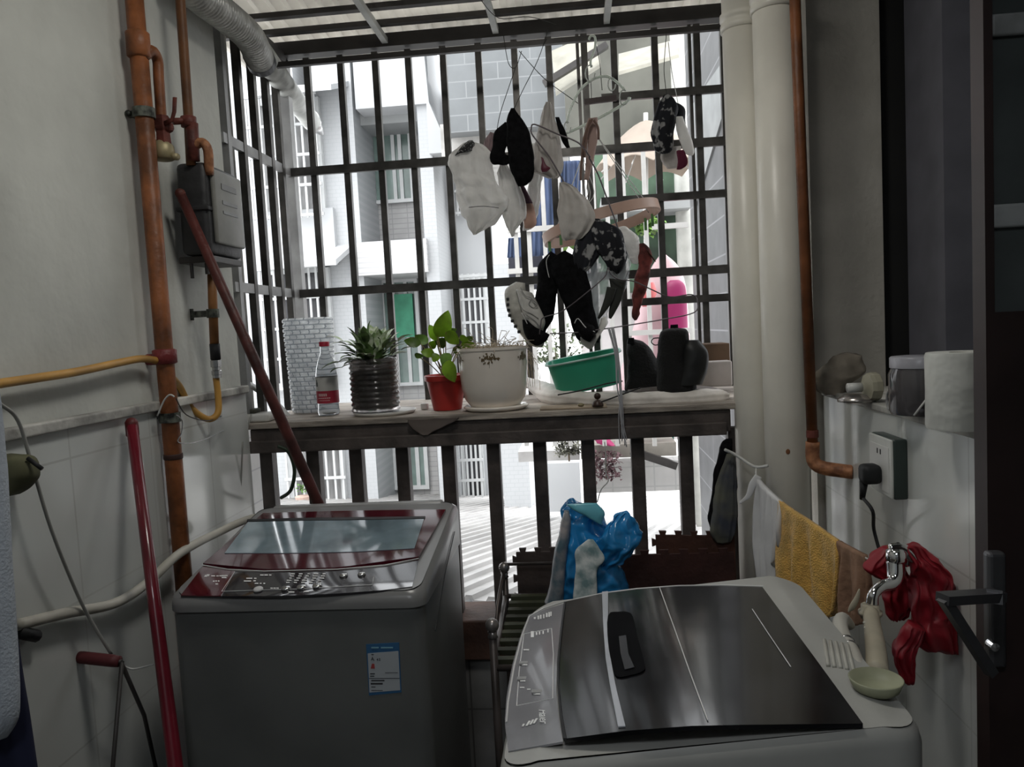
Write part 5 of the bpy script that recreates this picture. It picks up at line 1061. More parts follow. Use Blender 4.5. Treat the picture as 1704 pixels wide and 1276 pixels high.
# hangers
hg = mat('pale_green_hanger', (.72, .80, .72), .35)
rh = thing('round_hanger', at(990, 60, Y=2.66), 'pale green plastic hanger with a bowed top hooked on the drying rail', 'hanger')
mb = MB(); W = lambda pts, r, Y=2.66, sm=6: mb.tube([at(x, y, Y=Y) for x, y in pts], r, seg=8, smooth=sm)
W([(980, 66), (983, 60), (990, 62), (990, 80), (983, 100), (984, 112)], .004); W([(943, 205), (950, 180), (965, 150), (985, 133), (1005, 127), (1022, 133), (1040, 150)], .0045)
W([(942, 222), (990, 200), (1040, 172), (1048, 162)], .005, sm=2)
mb.build('body', hg, rh, smooth=1)
mb = MB()
for (x, y, r) in ((944, 212, 7), (1038, 162, 9), (982, 122, 10), (1018, 140, 8)):
    pts = [at(x+r*cos(a)*.8, y+r*1.4*sin(a), Y=2.65) for a in [i*pi/6 for i in range(11)]]; mb.tube(pts, .0022, seg=6)
mb.build('clip_rings', mat('pale_plastic_ring', (.6, .64, .6), .35), rh, smooth=1)
bb = at(974, 168, Y=2.68); ab = at(1025, 164, Y=2.68)
t = thing('strap_bar', bb, 'dark brown plastic crossbar hanging inside the round hanger', 'bar'); MB().beam(at(972, 170, Y=2.67), at(1026, 163, Y=2.67), .012, .018).build('bar', mat('dark_brown_plastic', (.05, .03, .03), .5), t); wire([(983, 132), (984, 150), (984, 166)], 2.67, .0012).build('hook', darkmetal, t, smooth=1)
wg = mat('coated_wire', (.13, .11, .12), .4, metal=.3)
def hanger(name, label, paths, Y, r=.0018, m=wg):
    mb = MB()
    for pth in paths: mb.tube([at(p[0], p[1], Y=(p[2] if len(p) > 2 else Y)) for p in pth], r, seg=7, smooth=5)
    o = mb.build(name, m, smooth=1); tag(o, label, 'hanger'); return o
hanger('wire_hanger', 'grey wire hanger bent open across the white pointed cloth', [[(940, 306), (915, 262), (887, 226), (884, 214), (890, 207), (925, 222), (963, 238), (982, 262)]], 2.56, .0026)
hanger('wire_hanger', 'dark wire leading down from the brown knot to the drying ring', [[(980, 262), (995, 290), (1010, 330), (1022, 362), (1030, 385)]], 2.58, .0026)
hanger('wire_hanger', 'stretched dark wire hanger holding the trainers and leggings', [[(898, 556), (900, 538), (905, 528), (935, 518), (975, 488), (1005, 462), (1010, 452), (1012, 445), (1016, 455), (1030, 465), (1055, 468), (1085, 482), (1115, 494), (1150, 490), (1160, 500), (1155, 520), (1100, 532), (1040, 542), (1000, 548), (960, 553), (915, 555)]], 2.50, .0020)
t = thing('brown_tie', at(985, 200, Y=2.60), 'bundle of brown and white ties knotted under the round hanger', 'tie')
mb = MB(); 
for pts in (((985, 198), (978, 215), (974, 245), (972, 262)), ((988, 200), (995, 212), (996, 232)), ((982, 200), (972, 230), (968, 265), (966, 300))): mb.tube([at(x, y, Y=2.60) for x, y in pts], .004, seg=8, smooth=4)
mb.build('brown_cord', mat('brown_cord', (.16, .10, .08), .8), t, smooth=1)
soft([(986, 196, 7, .006), (984, 215, 10, .006), (986, 240, 8, .006), (982, 262, 6, .005), (976, 300, 4, .004)], 2.63, seg=20, crumple=.004).build('pink_ribbon', mat('faded_pink_ribbon', (.38, .27, .24), .8), t, smooth=1)
mb = MB(); random.seed(3)
for k in range(6):
    pts = [(982+random.uniform(-4, 4), 205), (975+random.uniform(-8, 8), 260), (975+random.uniform(-14, 14), 320), (965+random.uniform(-4, 16), 345)]; mb.tube([at(x, y, Y=2.64) for x, y in pts], .0013, seg=5, smooth=4)
mb.build('white_strings', white_pl, t, smooth=1)
# drying ring
dr = thing('drying_ring', at(1000, 375, Y=2.78), 'large beige plastic drying ring hanging tilted on cords', 'drying ring')
cR = at(1000, 372, Y=2.84); axx = Vector((1, 0, .24)).normalized(); ayy = Vector((.0, 1, -.16)).normalized(); RR = 98*mpp(2.84)
vs = []; fs = []; n = 72; nz = axx.cross(ayy).normalized()
for k in range(n):
    a = 2*pi*k/n; d = axx*cos(a)+ayy*sin(a)*.62
    for (r_, h) in ((1.0, -.018), (1.0, .018), (.965, .020), (.94, -.012), (.95, -.020)): vs.append(cR+d*RR*r_+nz*h)
for k in range(n):
    k2 = (k+1) % n
    for j in range(5): j2 = (j+1) % 5; fs.append((k*5+j, k*5+j2, k2*5+j2, k2*5+j))
MB().add(vs, fs).build('ring', mat('beige_plastic', (.52, .36, .29), .4, var=.08, translucent=.2), dr, angle=50)
hub = at(985, 215, Y=2.70); mb = MB()
for a in (.5, 1.6, 2.7, 3.8, 5.6): d = axx*cos(a)+ayy*sin(a)*.62; mb.tube([hub, cR+d*RR*.97], .0016, seg=5)
mb.build('cord', white_pl, dr, smooth=1)
mb = MB()
for a in (.35, .6, 3.5, 3.9): d = axx*cos(a)+ayy*sin(a)*.6; p = cR+d*RR*.95; mb.box(p-Vector((.005, .003, .055)), p+Vector((.005, .003, -.01)), .001)
mb.build('peg', mat('green_peg', (.10, .24, .08), .5), dr)
# twine and strings up to the roof
tw = mat('dark_twine', (.04, .04, .035), .8)
for pts, lab in ((((838, 60), (846, 105), (858, 112), (868, 85)), 'short dark twine knotted on a bar under the roof'),
                 (((858, 112), (845, 150), (832, 190), (826, 222)), 'long thin twine dropping to the mauve rag'),
                 (((912, 50), (895, 100), (870, 150), (855, 182)), 'taut dark twine holding the pointed black sock'),
                 (((864, 85), (905, 130), (945, 160), (962, 172)), 'green twine slanting down right to the round hanger'),
                 (((1109, 55), (1105, 110), (1107, 140), (1110, 160)), 'left string of the upper floral cloth'),
                 (((1112, 70), (1118, 120), (1126, 160), (1131, 185)), 'right pale string of the upper floral cloth'),
                 (((800, 0), (830, 30), (880, 28), (925, 40)), 'thin twine sagging below the roof purlins'),
                 (((992, 75), (998, 105), (1000, 128), (1002, 150)), 'thin green string beside the hook of the round hanger')):
    o = wire([(x, y) for x, y in pts], 2.70, .0013, seg=5, smooth=5).build('twine', tw if 'pale' not in lab else white_pl, smooth=1); tag(o, lab, 'twine')
# white twisted strings in front of the balustrade
t = thing('plastic_strings', at(1033, 540, Y=2.36), 'bunch of translucent white plastic strings hanging from the wire hanger past the ledge', 'string')
mb = MB(); random.seed(2)
for k in range(9):
    o1 = random.uniform(-5, 5); pts = [(1016+o1, 545), (1026+o1*.6, 590), (1030+random.uniform(-4, 4), 640), (1034+random.uniform(-5, 5), 690), (1036+random.uniform(-6, 7), random.uniform(705, 745))]; mb.tube([at(x, y, Y=2.37) for x, y in pts], .0016, seg=5, smooth=5)
mb.build('strands', mat('milky_plastic', (.55, .55, .58), .3, var=.05, translucent=.3), t, smooth=1)
mb = MB().tube([at(x, y, Y=2.365) for x, y in ((1006, 735), (1008, 760), (1008, 785), (1012, 800), (1000, 815), (994, 835))], .0018, seg=5, smooth=5); mb.build('loose_end', white_pl, t, smooth=1)
# ================================================================== BEHIND THE SECOND WASHER
rk = thing('metal_rack', (.0, 2.05, 0), 'old metal rack with ball finials standing behind the second washing machine', 'rack')
def post(px, py, Y):
    p = at(px, py, Y=Y); MB().tube([(p.x, Y, .01), (p.x, Y, p.z-.01)], .010, seg=12).build('post', mat('old_brown_steel', (.10, .085, .08), .4, metal=.5, var=.3), rk, smooth=1)
    MB().ball((p.x, Y, p.z), .017).lathe((p.x, Y, p.z-.03), [(.013, 0), (.010, .006), (.012, .014)], seg=12).build('finial', mat('polished_brown_steel', (.30, .28, .27), .3, metal=.7), rk, smooth=1); return p
pA = post(839, 944, 2.30); pB = post(819, 1040, 1.80)
pC = Vector((.42, 2.30, .74)); pD = Vector((.42, 1.80, .74))
for p in (pC, pD):
    MB().tube([(p.x, p.y, .01), (p.x, p.y, .62)], .010, seg=12).build('post', MATS['old_brown_steel'], rk, smooth=1)
mb = MB(); zs = .60
for i in range(9): y = 1.82+i*.055; mb.box((pB.x, y, zs), (.42, y+.022, zs+.012))
mb.build('shelf_slats', mat('dark_green_slats', (.05, .055, .03), .6, var=.3), rk)
mb = MB().tube([(pB.x, 1.80, zs), (pA.x, 2.30, zs)], .008).tube([(pA.x, 2.30, zs), (.42, 2.30, zs)], .008).tube([(pB.x, 1.80, zs), (.42, 1.80, zs)], .008).tube([(pA.x, 2.30, .70), (.42, 2.30, .70)], .005)
mb.tube([at(838, 955, Y=2.29), at(828, 1010, Y=2.2), at(826, 1060, Y=2.15)], .006, smooth=3)
mb.build('side_rail', MATS['old_brown_steel'], rk, smooth=1)
# foam puzzle mats
def puzzle(name, label, x0, y0, x1, y1, Y, m, teeth_top=True, teeth_left=True, n=3, tilt=0, nl=4, base_z=.615):
    a = at(x0, y0, Y=Y); X1 = at(x1, y0, Y=Y).x; z0 = base_z; t = .012; L = []
    W_ = X1-a.x; top = a.z
    pts = [(X1, z0), (a.x, z0)]
    def tooth_x(x, z, w, h): return [(x-w*.5, z), (x-w*.75, z+h), (x+w*.75, z+h), (x+w*.5, z)]
    if teeth_left:
        H_ = top-z0
        for i in range(nl): z = z0+H_*(i+.6)/nl; w = H_/nl*.26; h = .012; pts += [(a.x, z-w*.5), (a.x-h, z-w*.8), (a.x-h, z+w*.8), (a.x, z+w*.5)]
    pts.append((a.x, top))
    if teeth_top:
        for i in range(n): x = a.x+W_*(i+.45)/n; w = W_/n*.32; h = .013; pts += [(x-w*.5, top), (x-w*.75, top+h), (x+w*.75, top+h), (x+w*.5, top)]
    pts.append((X1, top))
    sk = lambda x, z: (x, Y+ (z-z0)*.02, z+tilt*(x-a.x))
    o = MB().prism([sk(x, z) for x, z in pts], (0, t, 0)).build(name, m); tag(o, label, 'foam mat'); return o
mm = mat('brown_foam', (.065, .048, .042), .85, var=.2, bump=.2); m2 = mat('maroon_foam', (.05, .018, .015), .85, var=.3, bump=.3)
puzzle('puzzle_mat', 'dark brown foam puzzle mat with toothed edges left of the blue bag', 858, 922, 960, 1000, 2.335, mm, n=4, nl=12, base_z=.01)
puzzle('puzzle_mat', 'maroon foam puzzle mat standing just right of the blue bag', 1026, 925, 1222, 1000, 2.26, m2, n=6, teeth_left=False)
puzzle('puzzle_mat', 'reddish brown foam puzzle mat standing highest behind the maroon one', 1092, 893, 1224, 1000, 2.328, mat('red_brown_foam', (.075, .03, .02), .85, var=.3, bump=.3), n=5, nl=13, tilt=-.04, base_z=.01)
# blue detergent bag
bg_ = thing('detergent_bag', at(985, 1000, Y=2.12), 'crumpled bright blue plastic detergent bag with white printing', 'bag')
blu = mat('glossy_blue_film', (.02, .25, .60), .25, var=.25, scale=10, coat=.4)
soft([(945, 834, 4, .01, 0), (968, 846, 32, .025, 4), (972, 870, 38, .045, 0), (975, 900, 44, .06, 0), (978, 940, 55, .07, 0), (983, 975, 62, .07, 0), (984, 1006, 64, .065, 0)], 2.14, seg=70, ripple=.005, nr=6, crumple=.012, seed=4, mid=9).build('bag_body', blu, bg_, smooth=1)
soft([(1040, 853, 5, .008, 0), (1034, 868, 22, .02, -10), (1030, 890, 36, .035, -5), (1022, 915, 34, .035, 5), (1010, 935, 22, .03, 0), (1004, 950, 6, .01, 0)], 2.10, seg=60, ripple=.004, crumple=.014, seed=7, mid=9).build('side_lobe', blu, bg_, smooth=1)
soft([(968, 838, 26, .006, 0), (980, 850, 26, .012, 6), (990, 865, 14, .012, 20), (1000, 872, 4, .004, 20)], 2.085, seg=40, crumple=.003).build('pale_inner_film', mat('pale_blue_film', (.16, .52, .64), .3, coat=.3), bg_, smooth=1)
wpr = mat('bag_white_print', (.72, .76, .76), .4, var=.3, scale=30, col2=(.22, .34, .36))
soft([(983, 897, 4, .002, 0), (978, 915, 20, .005, 0), (982, 932, 24, .006, 0), (976, 950, 18, .006, 0), (974, 990, 20, .006, 0), (974, 1003, 18, .006, 0)], 2.05, seg=40, crumple=.003).build('white_panel', wpr, bg_, smooth=1)
soft([(944, 850, 4, .012, 10), (942, 870, 8, .02, 10), (935, 910, 11, .03, 8), (930, 950, 12, .03, 6), (926, 985, 14, .03, 6), (922, 1004, 16, .03, 6)], 2.10, seg=30, crumple=.003).build('printed_gusset', mat('bag_side_print', (.30, .28, .29), .4, var=.5, scale=26, col2=(.10, .16, .2)), bg_, smooth=1)
# dark garment hanging on the pipe tie
gd_ = thing('dark_garment', at(1208, 735, Y=2.36), 'black and olive garment hanging from the string left of the drain pipe', 'garment')
soft([(1213, 730, 5, .01), (1208, 745, 10, .018, 0), (1202, 790, 14, .02, 5), (1196, 830, 13, .02, 5), (1190, 858, 12, .02, 0), (1186, 876, 6, .01, 0)], 2.38, seg=30, crumple=.004).build('black_part', black_cloth, gd_, smooth=1)
soft([(1216, 755, 6, .01), (1210, 800, 16, .02, 0), (1206, 850, 20, .024, 0), (1202, 885, 20, .022, 0), (1202, 902, 12, .014, 0)], 2.34, seg=30, crumple=.004, ripple=.003).build('olive_part', mat('olive_grey_cloth', (.12, .12, .085), .9, var=.4, scale=10, col2=(.05, .055, .075)), gd_, smooth=1)
# ================================================================== RIGHT SIDE PIPES
pvc = mat('aged_pvc', (.80, .77, .69), .35, var=.10, scale=3, bump=.04)
def vpipe(px, w, Y, label, zc=None, name='drain_pipe'):
    p = at(px, 500, Y=Y); r = w*mpp(Y)/2; t = thing(name, (p.x, Y, 0), label, 'pipe')
    MB().tube([(p.x, Y, .0), (p.x, Y, 2.78)], r, seg=40).build('pipe_run', pvc, t, smooth=1)
    if zc: z = at(px, zc, Y=Y).z; MB().lathe((p.x, Y, z), [(r, -.02), (r+.005, -.018), (r+.005, 0), (r+.003, .002), (r+.003, .012), (r+.006, .014), (r+.006, .03), (r, .032)], seg=40).build('collar', pvc, t, smooth=1)
    return p, r
p1, r1 = vpipe(1248, 60, 2.40, 'pale drain pipe nearest the cage, left of its twin', 40)
p2, r2 = vpipe(1302, 68, 2.28, 'pale drain pipe on the right of its twin with a rusty spot', 8)
MB().ball((p2.x-.012, 2.28-r2, at(1295, 752, Y=2.22).z), .006, sc=(1, .3, 1.3)).build('rust_spot', mat('rust_spot', (.25, .11, .05), .8), bpy.data.objects['drain_pipe.001'])
gr = thing('gas_pipe', at(1345, 700, Y=2.14), 'orange brown gas pipe ending in an elbow on the right tiled wall', 'pipe')
Yg = 2.17; pg = at(1340, 400, Y=Yg); ze = at(1352, 765, Y=Yg).z
MB().tube([(pg.x-.018, Yg, 2.78), (pg.x-.006, Yg, 1.9), (pg.x+.006, Yg, ze+.02)], .0145, seg=18).build('pipe_run', mat('brown_orange_pipe', (.20, .07, .025), .5, var=.3, bump=.2), gr, smooth=1)
MB().tube([(pg.x+.006, Yg, ze+.05), (pg.x+.006, Yg, ze+.0), (pg.x+.025, Yg-.01, ze-.02), (.70, Yg-.03, ze-.028), (.723, Yg-.04, ze-.03)], [.0185, .0185, .019, .019, .019], seg=16, smooth=4).build('elbow', mat('flaky_orange', (.38, .17, .08), .6), gr, smooth=1)
MB().lathe((pg.x+.006, Yg, at(1350, 722, Y=Yg).z-.01), [(.015, 0), (.0165, .001), (.0165, .02), (.015, .021)], seg=16).build('dark_band', rust_dark, gr)
o = MB().tube([(pg.x+.035, 2.33, 0.0), (pg.x+.035, 2.33, 2.78)], .011, seg=12).build('conduit', mat('cream_conduit', (.48, .46, .41), .5), smooth=1); tag(o, 'thin cream conduit running up beside the orange brown pipe', 'conduit')
# string tied round the pipes and washing line
o = MB().tube([at(1206, 748, Y=2.30), at(1225, 757, Y=2.30), at(1255, 776, Y=2.26), at(1277, 775, Y=2.19)], .0045, seg=8, smooth=4).build('white_tie', white_pl, smooth=1); tag(o, 'white string tied across both drain pipes', 'string')
LP = [at(1258, 778, Y=2.25), at(1262, 800, Y=2.20), at(1300, 838, Y=2.05), at(1350, 872, Y=1.93), at(1398, 905, Y=1.84), at(1450, 933, Y=1.72)]
o = MB().tube(LP, .0022, seg=7, smooth=4).build('washing_line', white_pl, smooth=1); tag(o, 'white washing line from the drain pipes to the tap', 'washing line')
def drape(name, label, xa, xb, ybot, m, t=.007, seed=0, rip=.010, nf=7, curl=0, edge=None, bf=None):
    """cloth folded over the line between pixels xa..xb; ybot(u)-> bottom pixel row"""
    Lp, _ = spline(LP, [1]*len(LP), 10)
    pr = [( (p-CAM).dot(RT)/(p-CAM).dot(FW)*FPX+852, p) for p in Lp]
    def lp(x):
        for i in range(len(pr)-1):
            if pr[i][0] <= x <= pr[i+1][0]: u = (x-pr[i][0])/(pr[i+1][0]-pr[i][0]+1e-9); return pr[i][1].lerp(pr[i+1][1], u)
        return pr[-1][1] if x > pr[-1][0] else pr[0][1]
    n, mrow = 60, 26; vs = []; fs = []; dirn = (lp(xb)-lp(xa)).normalized(); nrm = Vector((-dirn.y, dirn.x, 0)).normalized()*-1
    if nrm.y > 0: nrm = -nrm
    for lay in (0, 1):
        for i in range(n+1):
            u = i/n; p = lp(xa+(xb-xa)*u); x = xa+(xb-xa)*u
            zb = at(x, ybot(u), Y=p.y).z
            for j in range(mrow+1):
                v = j/mrow; zz_ = p.z+.006+(zb-p.z-.006)*v
                rp = rip*min(1, v*1.6)*sin(nf*u*2*pi/2+seed+.6*sin(3*v+seed)) + rip*.4*min(1, v*3)*sin(nf*2.3*u*2+seed*2+v)
                q = Vector((p.x, p.y, zz_)) + nrm*(rp+.006+(0 if lay == 0 else -.012)) + dirn*(-.012*sin(pi*v)*(1-2*u))
                vs.append(q)
    K = (n+1)*(mrow+1); Q = lambda i, j: i*(mrow+1)+j
    for i in range(n):
        for j in range(mrow): fs += [(Q(i, j), Q(i+1, j), Q(i+1, j+1), Q(i, j+1)), (K+Q(i, j), K+Q(i, j+1), K+Q(i+1, j+1), K+Q(i+1, j))]
    for j in range(mrow): fs += [(Q(0, j), Q(0, j+1), K+Q(0, j+1), K+Q(0, j)), (Q(n, j), K+Q(n, j), K+Q(n, j+1), Q(n, j+1))]
    for i in range(n): fs += [(Q(i, 0), K+Q(i, 0), K+Q(i+1, 0), Q(i+1, 0)), (Q(i, mrow), Q(i+1, mrow), K+Q(i+1, mrow), K+Q(i, mrow))]
    o = MB().add(vs, fs).build(name, m, smooth=1); tag(o, label, 'cloth'); return o
drape('white_net_cloth', 'thin white net cloth draped on the washing line next to the pipes', 1262, 1300, lambda u: 975-15*u-60*max(0, u-.6)*2.2, mat('white_net', (.85, .85, .86), .85, var=.08, translucent=.2), seed=1, rip=.012, nf=8)
drape('yellow_towel', 'mustard yellow towel with pale hem draped on the washing line', 1298, 1394, lambda u: 1000+25*sin(u*pi*.9)+10*u, mat('mustard_terry', (.80, .48, .12), .95, var=.15, scale=40, bump=.6, bscale=260, sheen=.3), seed=2.2, rip=.013, nf=6)
drape('peach_cloth', 'dull peach cloth on the line between the yellow towel and the tap', 1396, 1440, lambda u: 1045-8*u, mat('dull_peach', (.34, .20, .13), .95, var=.2, scale=14, bump=.3), seed=4, rip=.010, nf=5)
o = soft([(1262, 792, 6, .004, 30), (1252, 808, 6, .005, 40), (1244, 826, 4, .004, 40), (1230, 838, 2, .002, 50)], 2.2, seg=14, crumple=.002).build('ribbon_end', mat('white_net', (.85, .85, .86), .85), smooth=1); tag(o, 'loose white ribbon end flying left from the washing line knot', 'ribbon')
# ------------------------------------------------------------------ socket and plug
def wall_pt(px, py, off=0): p = at(px, py, X=.72-off); return p
so_ = thing('wall_socket', wall_pt(1490, 772), 'white wall socket plate with dark rim on the right tiles', 'socket')
a = wall_pt(1471, 725); b = wall_pt(1512, 825); zt_ = at(1490, 724, X=.72).z; zb2 = at(1490, 820, X=.72).z
MB().box((.690, b.y, zb2), (.7195, a.y, zt_), .004).build('back_box', mat('dark_green_grey', (.035, .05, .045), .4), so_, smooth=1)
MB().box((.684, b.y+.002, zb2+.002), (.6905, a.y-.001, zt_-.001), .003).build('face_plate', mat('off_white_plate', (.60, .61, .58), .35), so_, smooth=1)
MB().box((.6825, b.y+.012, zb2+.012), (.6842, a.y-.012, zt_-.02), .0008).build('inner_plate', white_pl, so_)
mb = MB(); yc = (a.y+b.y)/2; zc_ = zb2+(zt_-zb2)*.74
for dy in (-.009, .009): mb.box((.6818, yc+dy-.0028, zc_-.006), (.6828, yc+dy+.0028, zc_+.006))
mb.build('socket_slots', rubber, so_)
pg2 = thing('power_plug', wall_pt(1475, 790, .05), 'black mains plug with a cable hanging down to the tap', 'plug')
zpl = zb2+(zt_-zb2)*.36
MB().box((.640, yc-.022, zpl-.024), (.6835, yc+.024, zpl+.022), .012).build('plug_body', rubber, pg2, smooth=1)
c0 = Vector((.652, yc+.012, zpl-.02)); MB().tube([c0, c0+Vector((-.003, .006, -.045))], [.010, .006], seg=12).build('strain_relief', rubber, pg2, smooth=1)
MB().tube([c0+Vector((-.003, .006, -.04)), at(1452, 850, X=.66), at(1454, 880, X=.68), at(1464, 918, X=.69)], .0042, seg=10, smooth=5).build('cable', rubber, pg2, smooth=1)
# ------------------------------------------------------------------ tap
tp = thing('tap', wall_pt(1530, 930), 'chrome wall tap with bent spout and cream hose adapter', 'tap')
TY = 1.62
def T(x, y, Y=TY): return at(x, y, Y=Y)
mb = MB().tube([wall_pt(1540, 932), T(1520, 930, 1.60), T(1504, 932, 1.57)], .014, seg=16, smooth=3)
mb.tube([T(1490, 935, 1.56), T(1490, 958, 1.55), T(1484, 970, 1.54), T(1468, 975, 1.53), T(1454, 988, 1.52), T(1451, 1004, 1.52)], [.018, .016, .013, .011, .0105, .012], seg=18, smooth=6)
mb.build('spout', chrome, tp, smooth=1)
MB().tube([T(1480, 915, 1.56), T(1500, 914, 1.56), T(1522, 930, 1.55), T(1525, 942, 1.55)], [.012, .014, .010, .005], seg=14, smooth=4, el=.7).build('lever', chrome, tp, smooth=1)
MB().lathe(T(1492, 934, 1.56), [(.019, 0), (.021, .006), (.019, .022), (.012, .027), (0, .028)], seg=20).build('valve_cap', chrome, tp, smooth=1)
crm = mat('cream_hose_plastic', (.42, .38, .29), .5, var=.12)
pa = T(1448, 1018, 1.52); MB().lathe(pa-Vector((0, 0, .012)), [(.018, 0), (.018, .006), (.022, .007), (.022, .014), (.017, .016), (.017, .026), (.014, .028)], seg=24).build('hose_adapter', crm, tp, smooth=1)
MB().tube([T(1446, 1018), T(1449, 1060), T(1452, 1095), T(1452, 1118)], [.014, .0155, .017, .018], seg=18, smooth=4).build('hose_tail', crm, tp, smooth=1) if False else MB().tube([T(1449, 1020, 1.51), T(1453, 1050, 1.40), T(1458, 1085, 1.28), T(1460, 1120, 1.19)], [.014, .0155, .0165, .017], seg=18, smooth=5).build('hose_tail', crm, tp, smooth=1)
mb = MB()
for k in range(8): mb.tube([T(1438+k*1.2, 1036+k*9, 1.43-k*.029), T(1443+k*1.2, 1038+k*9, 1.42-k*.029)], .0032, seg=6)
mb.build('clamp_teeth', mat('pale_clamp', (.55, .53, .45), .5), tp, smooth=1)
soft([(1430, 980, 1, .002), (1426, 995, 4, .004, 20), (1418, 1010, 5, .004, 30), (1412, 1018, 1, .002)], 1.52, seg=10).build('release_tab', crm, tp, smooth=1)
ih = thing('inlet_hose', T(1410, 1060, 1.46), 'cream elbow hose with a steel clamp running into the washing machine', 'hose')
MB().tube([T(1414, 1040, 1.38), T(1402, 1030, 1.35), T(1398, 1042, 1.31), T(1404, 1062, 1.27), T(1416, 1082, 1.22), T(1424, 1102, 1.17), T(1430, 1120, 1.14)], [.009, .012, .0125, .0125, .012, .012, .012], seg=16, smooth=5).build('hose_body', mat('pale_cream_hose', (.48, .46, .41), .5), ih, smooth=1)
mb = MB()
for k in range(2): c_ = T(1409+k*6, 1070+k*9, 1.25-k*.02); d_ = (T(1416, 1082, 1.22)-T(1404, 1062, 1.27)).normalized(); mb.tube([c_-d_*.0025, c_+d_*.0025], .0135, seg=18)
mb.build('hose_clamp', steel, ih, smooth=1)
dish = thing('soap_dish', s_w2(1455, 1140), 'olive white plastic dish on the right shoulder of the second machine', 'dish')
pd_ = s_w2(1458, 1152)
MB().lathe(pd_+Vector((.0, 0, .001)), [(.022, 0), (.030, .006), (.035, .019), (.033, .020), (.026, .010), (0, .006)], seg=28).build('bowl', mat('olive_cream_plastic', (.30, .31, .21), .5, var=.2), dish, smooth=1)
soft([(1420, 1122, 4, .006, 0), (1424, 1134, 10, .012, 10), (1430, 1142, 6, .01, 20)], 1.12, seg=16, crumple=.002).build('pale_edge_lump', mat('pale_clamp', (.55, .53, .45), .5), dish, smooth=1)
# red gloves / bag behind the tap
redm = mat('red_rubber', (.26, .008, .018), .5, var=.2, scale=8)
rg = thing('red_gloves', T(1510, 910, 1.64), 'pair of crimson rubber gloves hanging from the tap', 'gloves')
soft([(1478, 910, 12, .012, -20), (1468, 926, 28, .02, -20), (1470, 940, 30, .02, -10), (1490, 960, 25, .02, 0), (1494, 990, 24, .02, 0), (1494, 1016, 22, .016, 0), (1494, 1032, 12, .01, 0)], 1.64, seg=44, ripple=.004, crumple=.010, seed=1, mid=8).build('left_glove', redm, rg, smooth=1)
soft([(1522, 912, 16, .012, 10), (1540, 935, 30, .022, 20), (1550, 962, 32, .028, 10), (1548, 1000, 30, .03, 0), (1550, 1040, 38, .034, 0), (1556, 1072, 34, .03, 0), (1560, 1080, 14, .016, 0)], 1.56, seg=50, ripple=.005, crumple=.014, seed=3, mid=8).build('right_glove', redm, rg, smooth=1)
soft([(1524, 1040, 12, .014, 30), (1508, 1075, 18, .02, 10), (1504, 1105, 18, .02, 0), (1510, 1130, 8, .012, 0), (1512, 1136, 3, .005, 0)], 1.52, seg=40, ripple=.004, crumple=.010, seed=6, mid=8).build('dangling_fingers', redm, rg, smooth=1)
# ------------------------------------------------------------------ on the sill
sz = 1.19
def sill(px, X): 
    # point on the sill top at pixel column px and world X
    y = at(px, 660, X=X).y; return Vector((X, y, sz))
c = sill(1600, .80); c = Vector((.795, at(1600, 660, Y=1.50).y, sz)); c.y = 1.50; c.x = at(1598, 700, Y=1.50).x
Rr = 50*mpp(1.5); Hr = at(1598, 588, Y=1.45).z-sz
tpp = thing('toilet_roll', c, 'large white tissue roll standing on the sill beside the dark door', 'tissue roll')
MB().lathe(c, [(.018, 0), (Rr*.97, 0), (Rr, .006), (Rr*.985, Hr*.5), (Rr, Hr-.006), (Rr*.96, Hr), (.018, Hr), (.018, 0)], seg=48).build('paper', mat('tissue_paper', (.60, .61, .58), .95, var=.08, scale=9, bump=.5, bscale=25), tpp, angle=50)
MB().lathe(c, [(.016, .002), (.018, .002), (.018, Hr-.002), (.016, Hr-.002)], seg=24).build('core', ca, tpp)
jr = thing('plastic_jar', sill(1515, .80), 'clear lidded jar with dark contents behind the steel tumbler on the sill', 'jar')
c = Vector((at(1530, 650, Y=1.72).x, 1.72, sz)); s = mpp(1.72); Hj = at(1530, 592, Y=1.72).z-sz
MB().lathe(c, [(0, .001), (42*s, .001), (45*s, .01), (45*s, Hj*.70), (40*s, Hj*.82), (40*s, Hj*.84)], seg=36).build('jar_body', mat('smoky_clear', (.16, .15, .16), .12, trans=.5, var=.2, coat=.4), jr, angle=50)
MB().lathe(c, [(41.5*s, Hj*.80), (43*s, Hj*.81), (43*s, Hj*.98), (41*s, Hj), (0, Hj)], seg=36).build('lid', mat('frosted_lid', (.36, .36, .40), .3), jr, angle=50)
o = MB().tube([c+Vector((-.035, -.055, .004)), c+Vector((-.005, -.065, .05))], .0022, seg=8).build('thin_stick', white_pl, smooth=1); tag(o, 'thin pale stick leaning against the lidded jar', 'stick')
c = Vector((at(1497, 660, Y=1.80).x, 1.80, sz)); s = mpp(1.8); Ht = at(1497, 618, Y=1.80).z-sz
tmb = thing('tumbler', c, 'small grey glass tumbler with pale rings at top and base on the sill', 'tumbler')
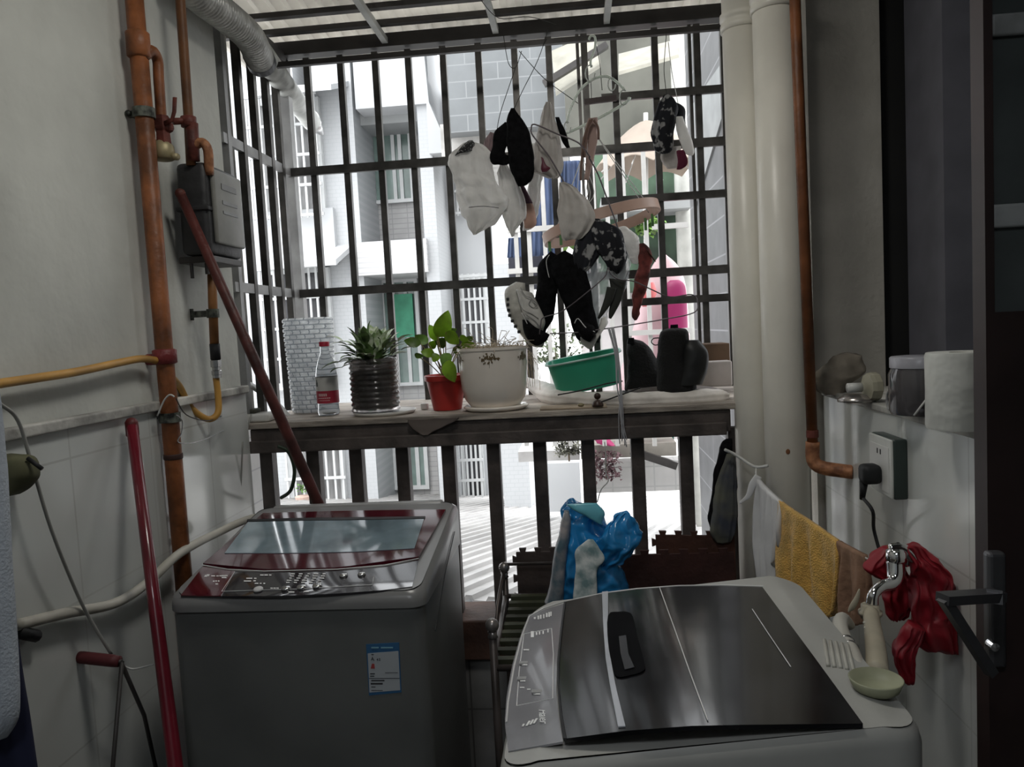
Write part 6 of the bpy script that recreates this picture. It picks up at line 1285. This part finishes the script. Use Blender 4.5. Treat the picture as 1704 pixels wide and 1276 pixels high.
MB().lathe(c, [(0, .001), (14*s, .001), (14*s, Ht-.004), (12*s, Ht-.004), (12*s, .006), (0, .006)], seg=28).build('glass', mat('grey_glass', (.10, .11, .11), .12, var=.5, scale=30, coat=.5), tmb, angle=50)
MB().lathe(c, [(14.3*s, .001), (14.3*s, .006), (14*s, .006)], seg=28).lathe(c, [(14.3*s, Ht-.008), (14.5*s, Ht-.002), (13*s, Ht-.001)], seg=28).build('pale_rings', steel, tmb, smooth=1)
# valve parts
vf = thing('pipe_fitting', sill(1455, .78), 'brass and white threaded tap fitting lying on the sill', 'fitting')
c = Vector((at(1452, 638, Y=1.98).x, 1.98, sz+.038)); MB().lathe(c-Vector((.012, 0, 0)), [(.012, -.05), (.012, -.016), (.0, -.016)], ax=(1, .1, 0), seg=16).build('stem', white_pl, vf, smooth=1)
MB().lathe(c, [(.014, -.016), (.034, -.014), (.036, -.004), (.036, .01), (.030, .014), (0, .016)], ax=(1, .1, 0), seg=10).build('hex_cap', mat('yellowed_cap', (.40, .38, .29), .5), vf)
MB().lathe(Vector((at(1425, 647, Y=2.0).x, 2.0, sz)), [(0, .001), (.045, .001), (.045, .008), (.030, .018), (0, .02)], seg=24).build('cover_disc', mat('worn_chrome', (.45, .42, .40), .25, metal=.8), vf, smooth=1)
c = Vector((at(1480, 654, Y=1.80).x, 1.80, sz+.022)); pts = [c+Vector((0, .012*cos(a), .02*sin(a))) for a in [i*pi/8 for i in range(17)]]
o = MB().tube(pts, .004, seg=8, cap=False).build('rubber_ring', mat('grey_ring', (.25, .25, .25), .4), smooth=1); tag(o, 'grey ring standing on edge against the tumbler', 'ring')
# crumpled beige bag at the end of the sill
o = soft([(1412, 590, 20, .015, 0), (1405, 610, 34, .03, 0), (1392, 625, 40, .04, 0), (1384, 645, 26, .035, 0), (1386, 654, 18, .03, 0)], 2.26, seg=50, ripple=.001, crumple=.010, seed=5, mid=8).build('beige_bag', mat('beige_bag', (.24, .21, .17), .8, var=.3, scale=9), smooth=1); tag(o, 'crumpled beige brown bag at the far end of the sill', 'bag')
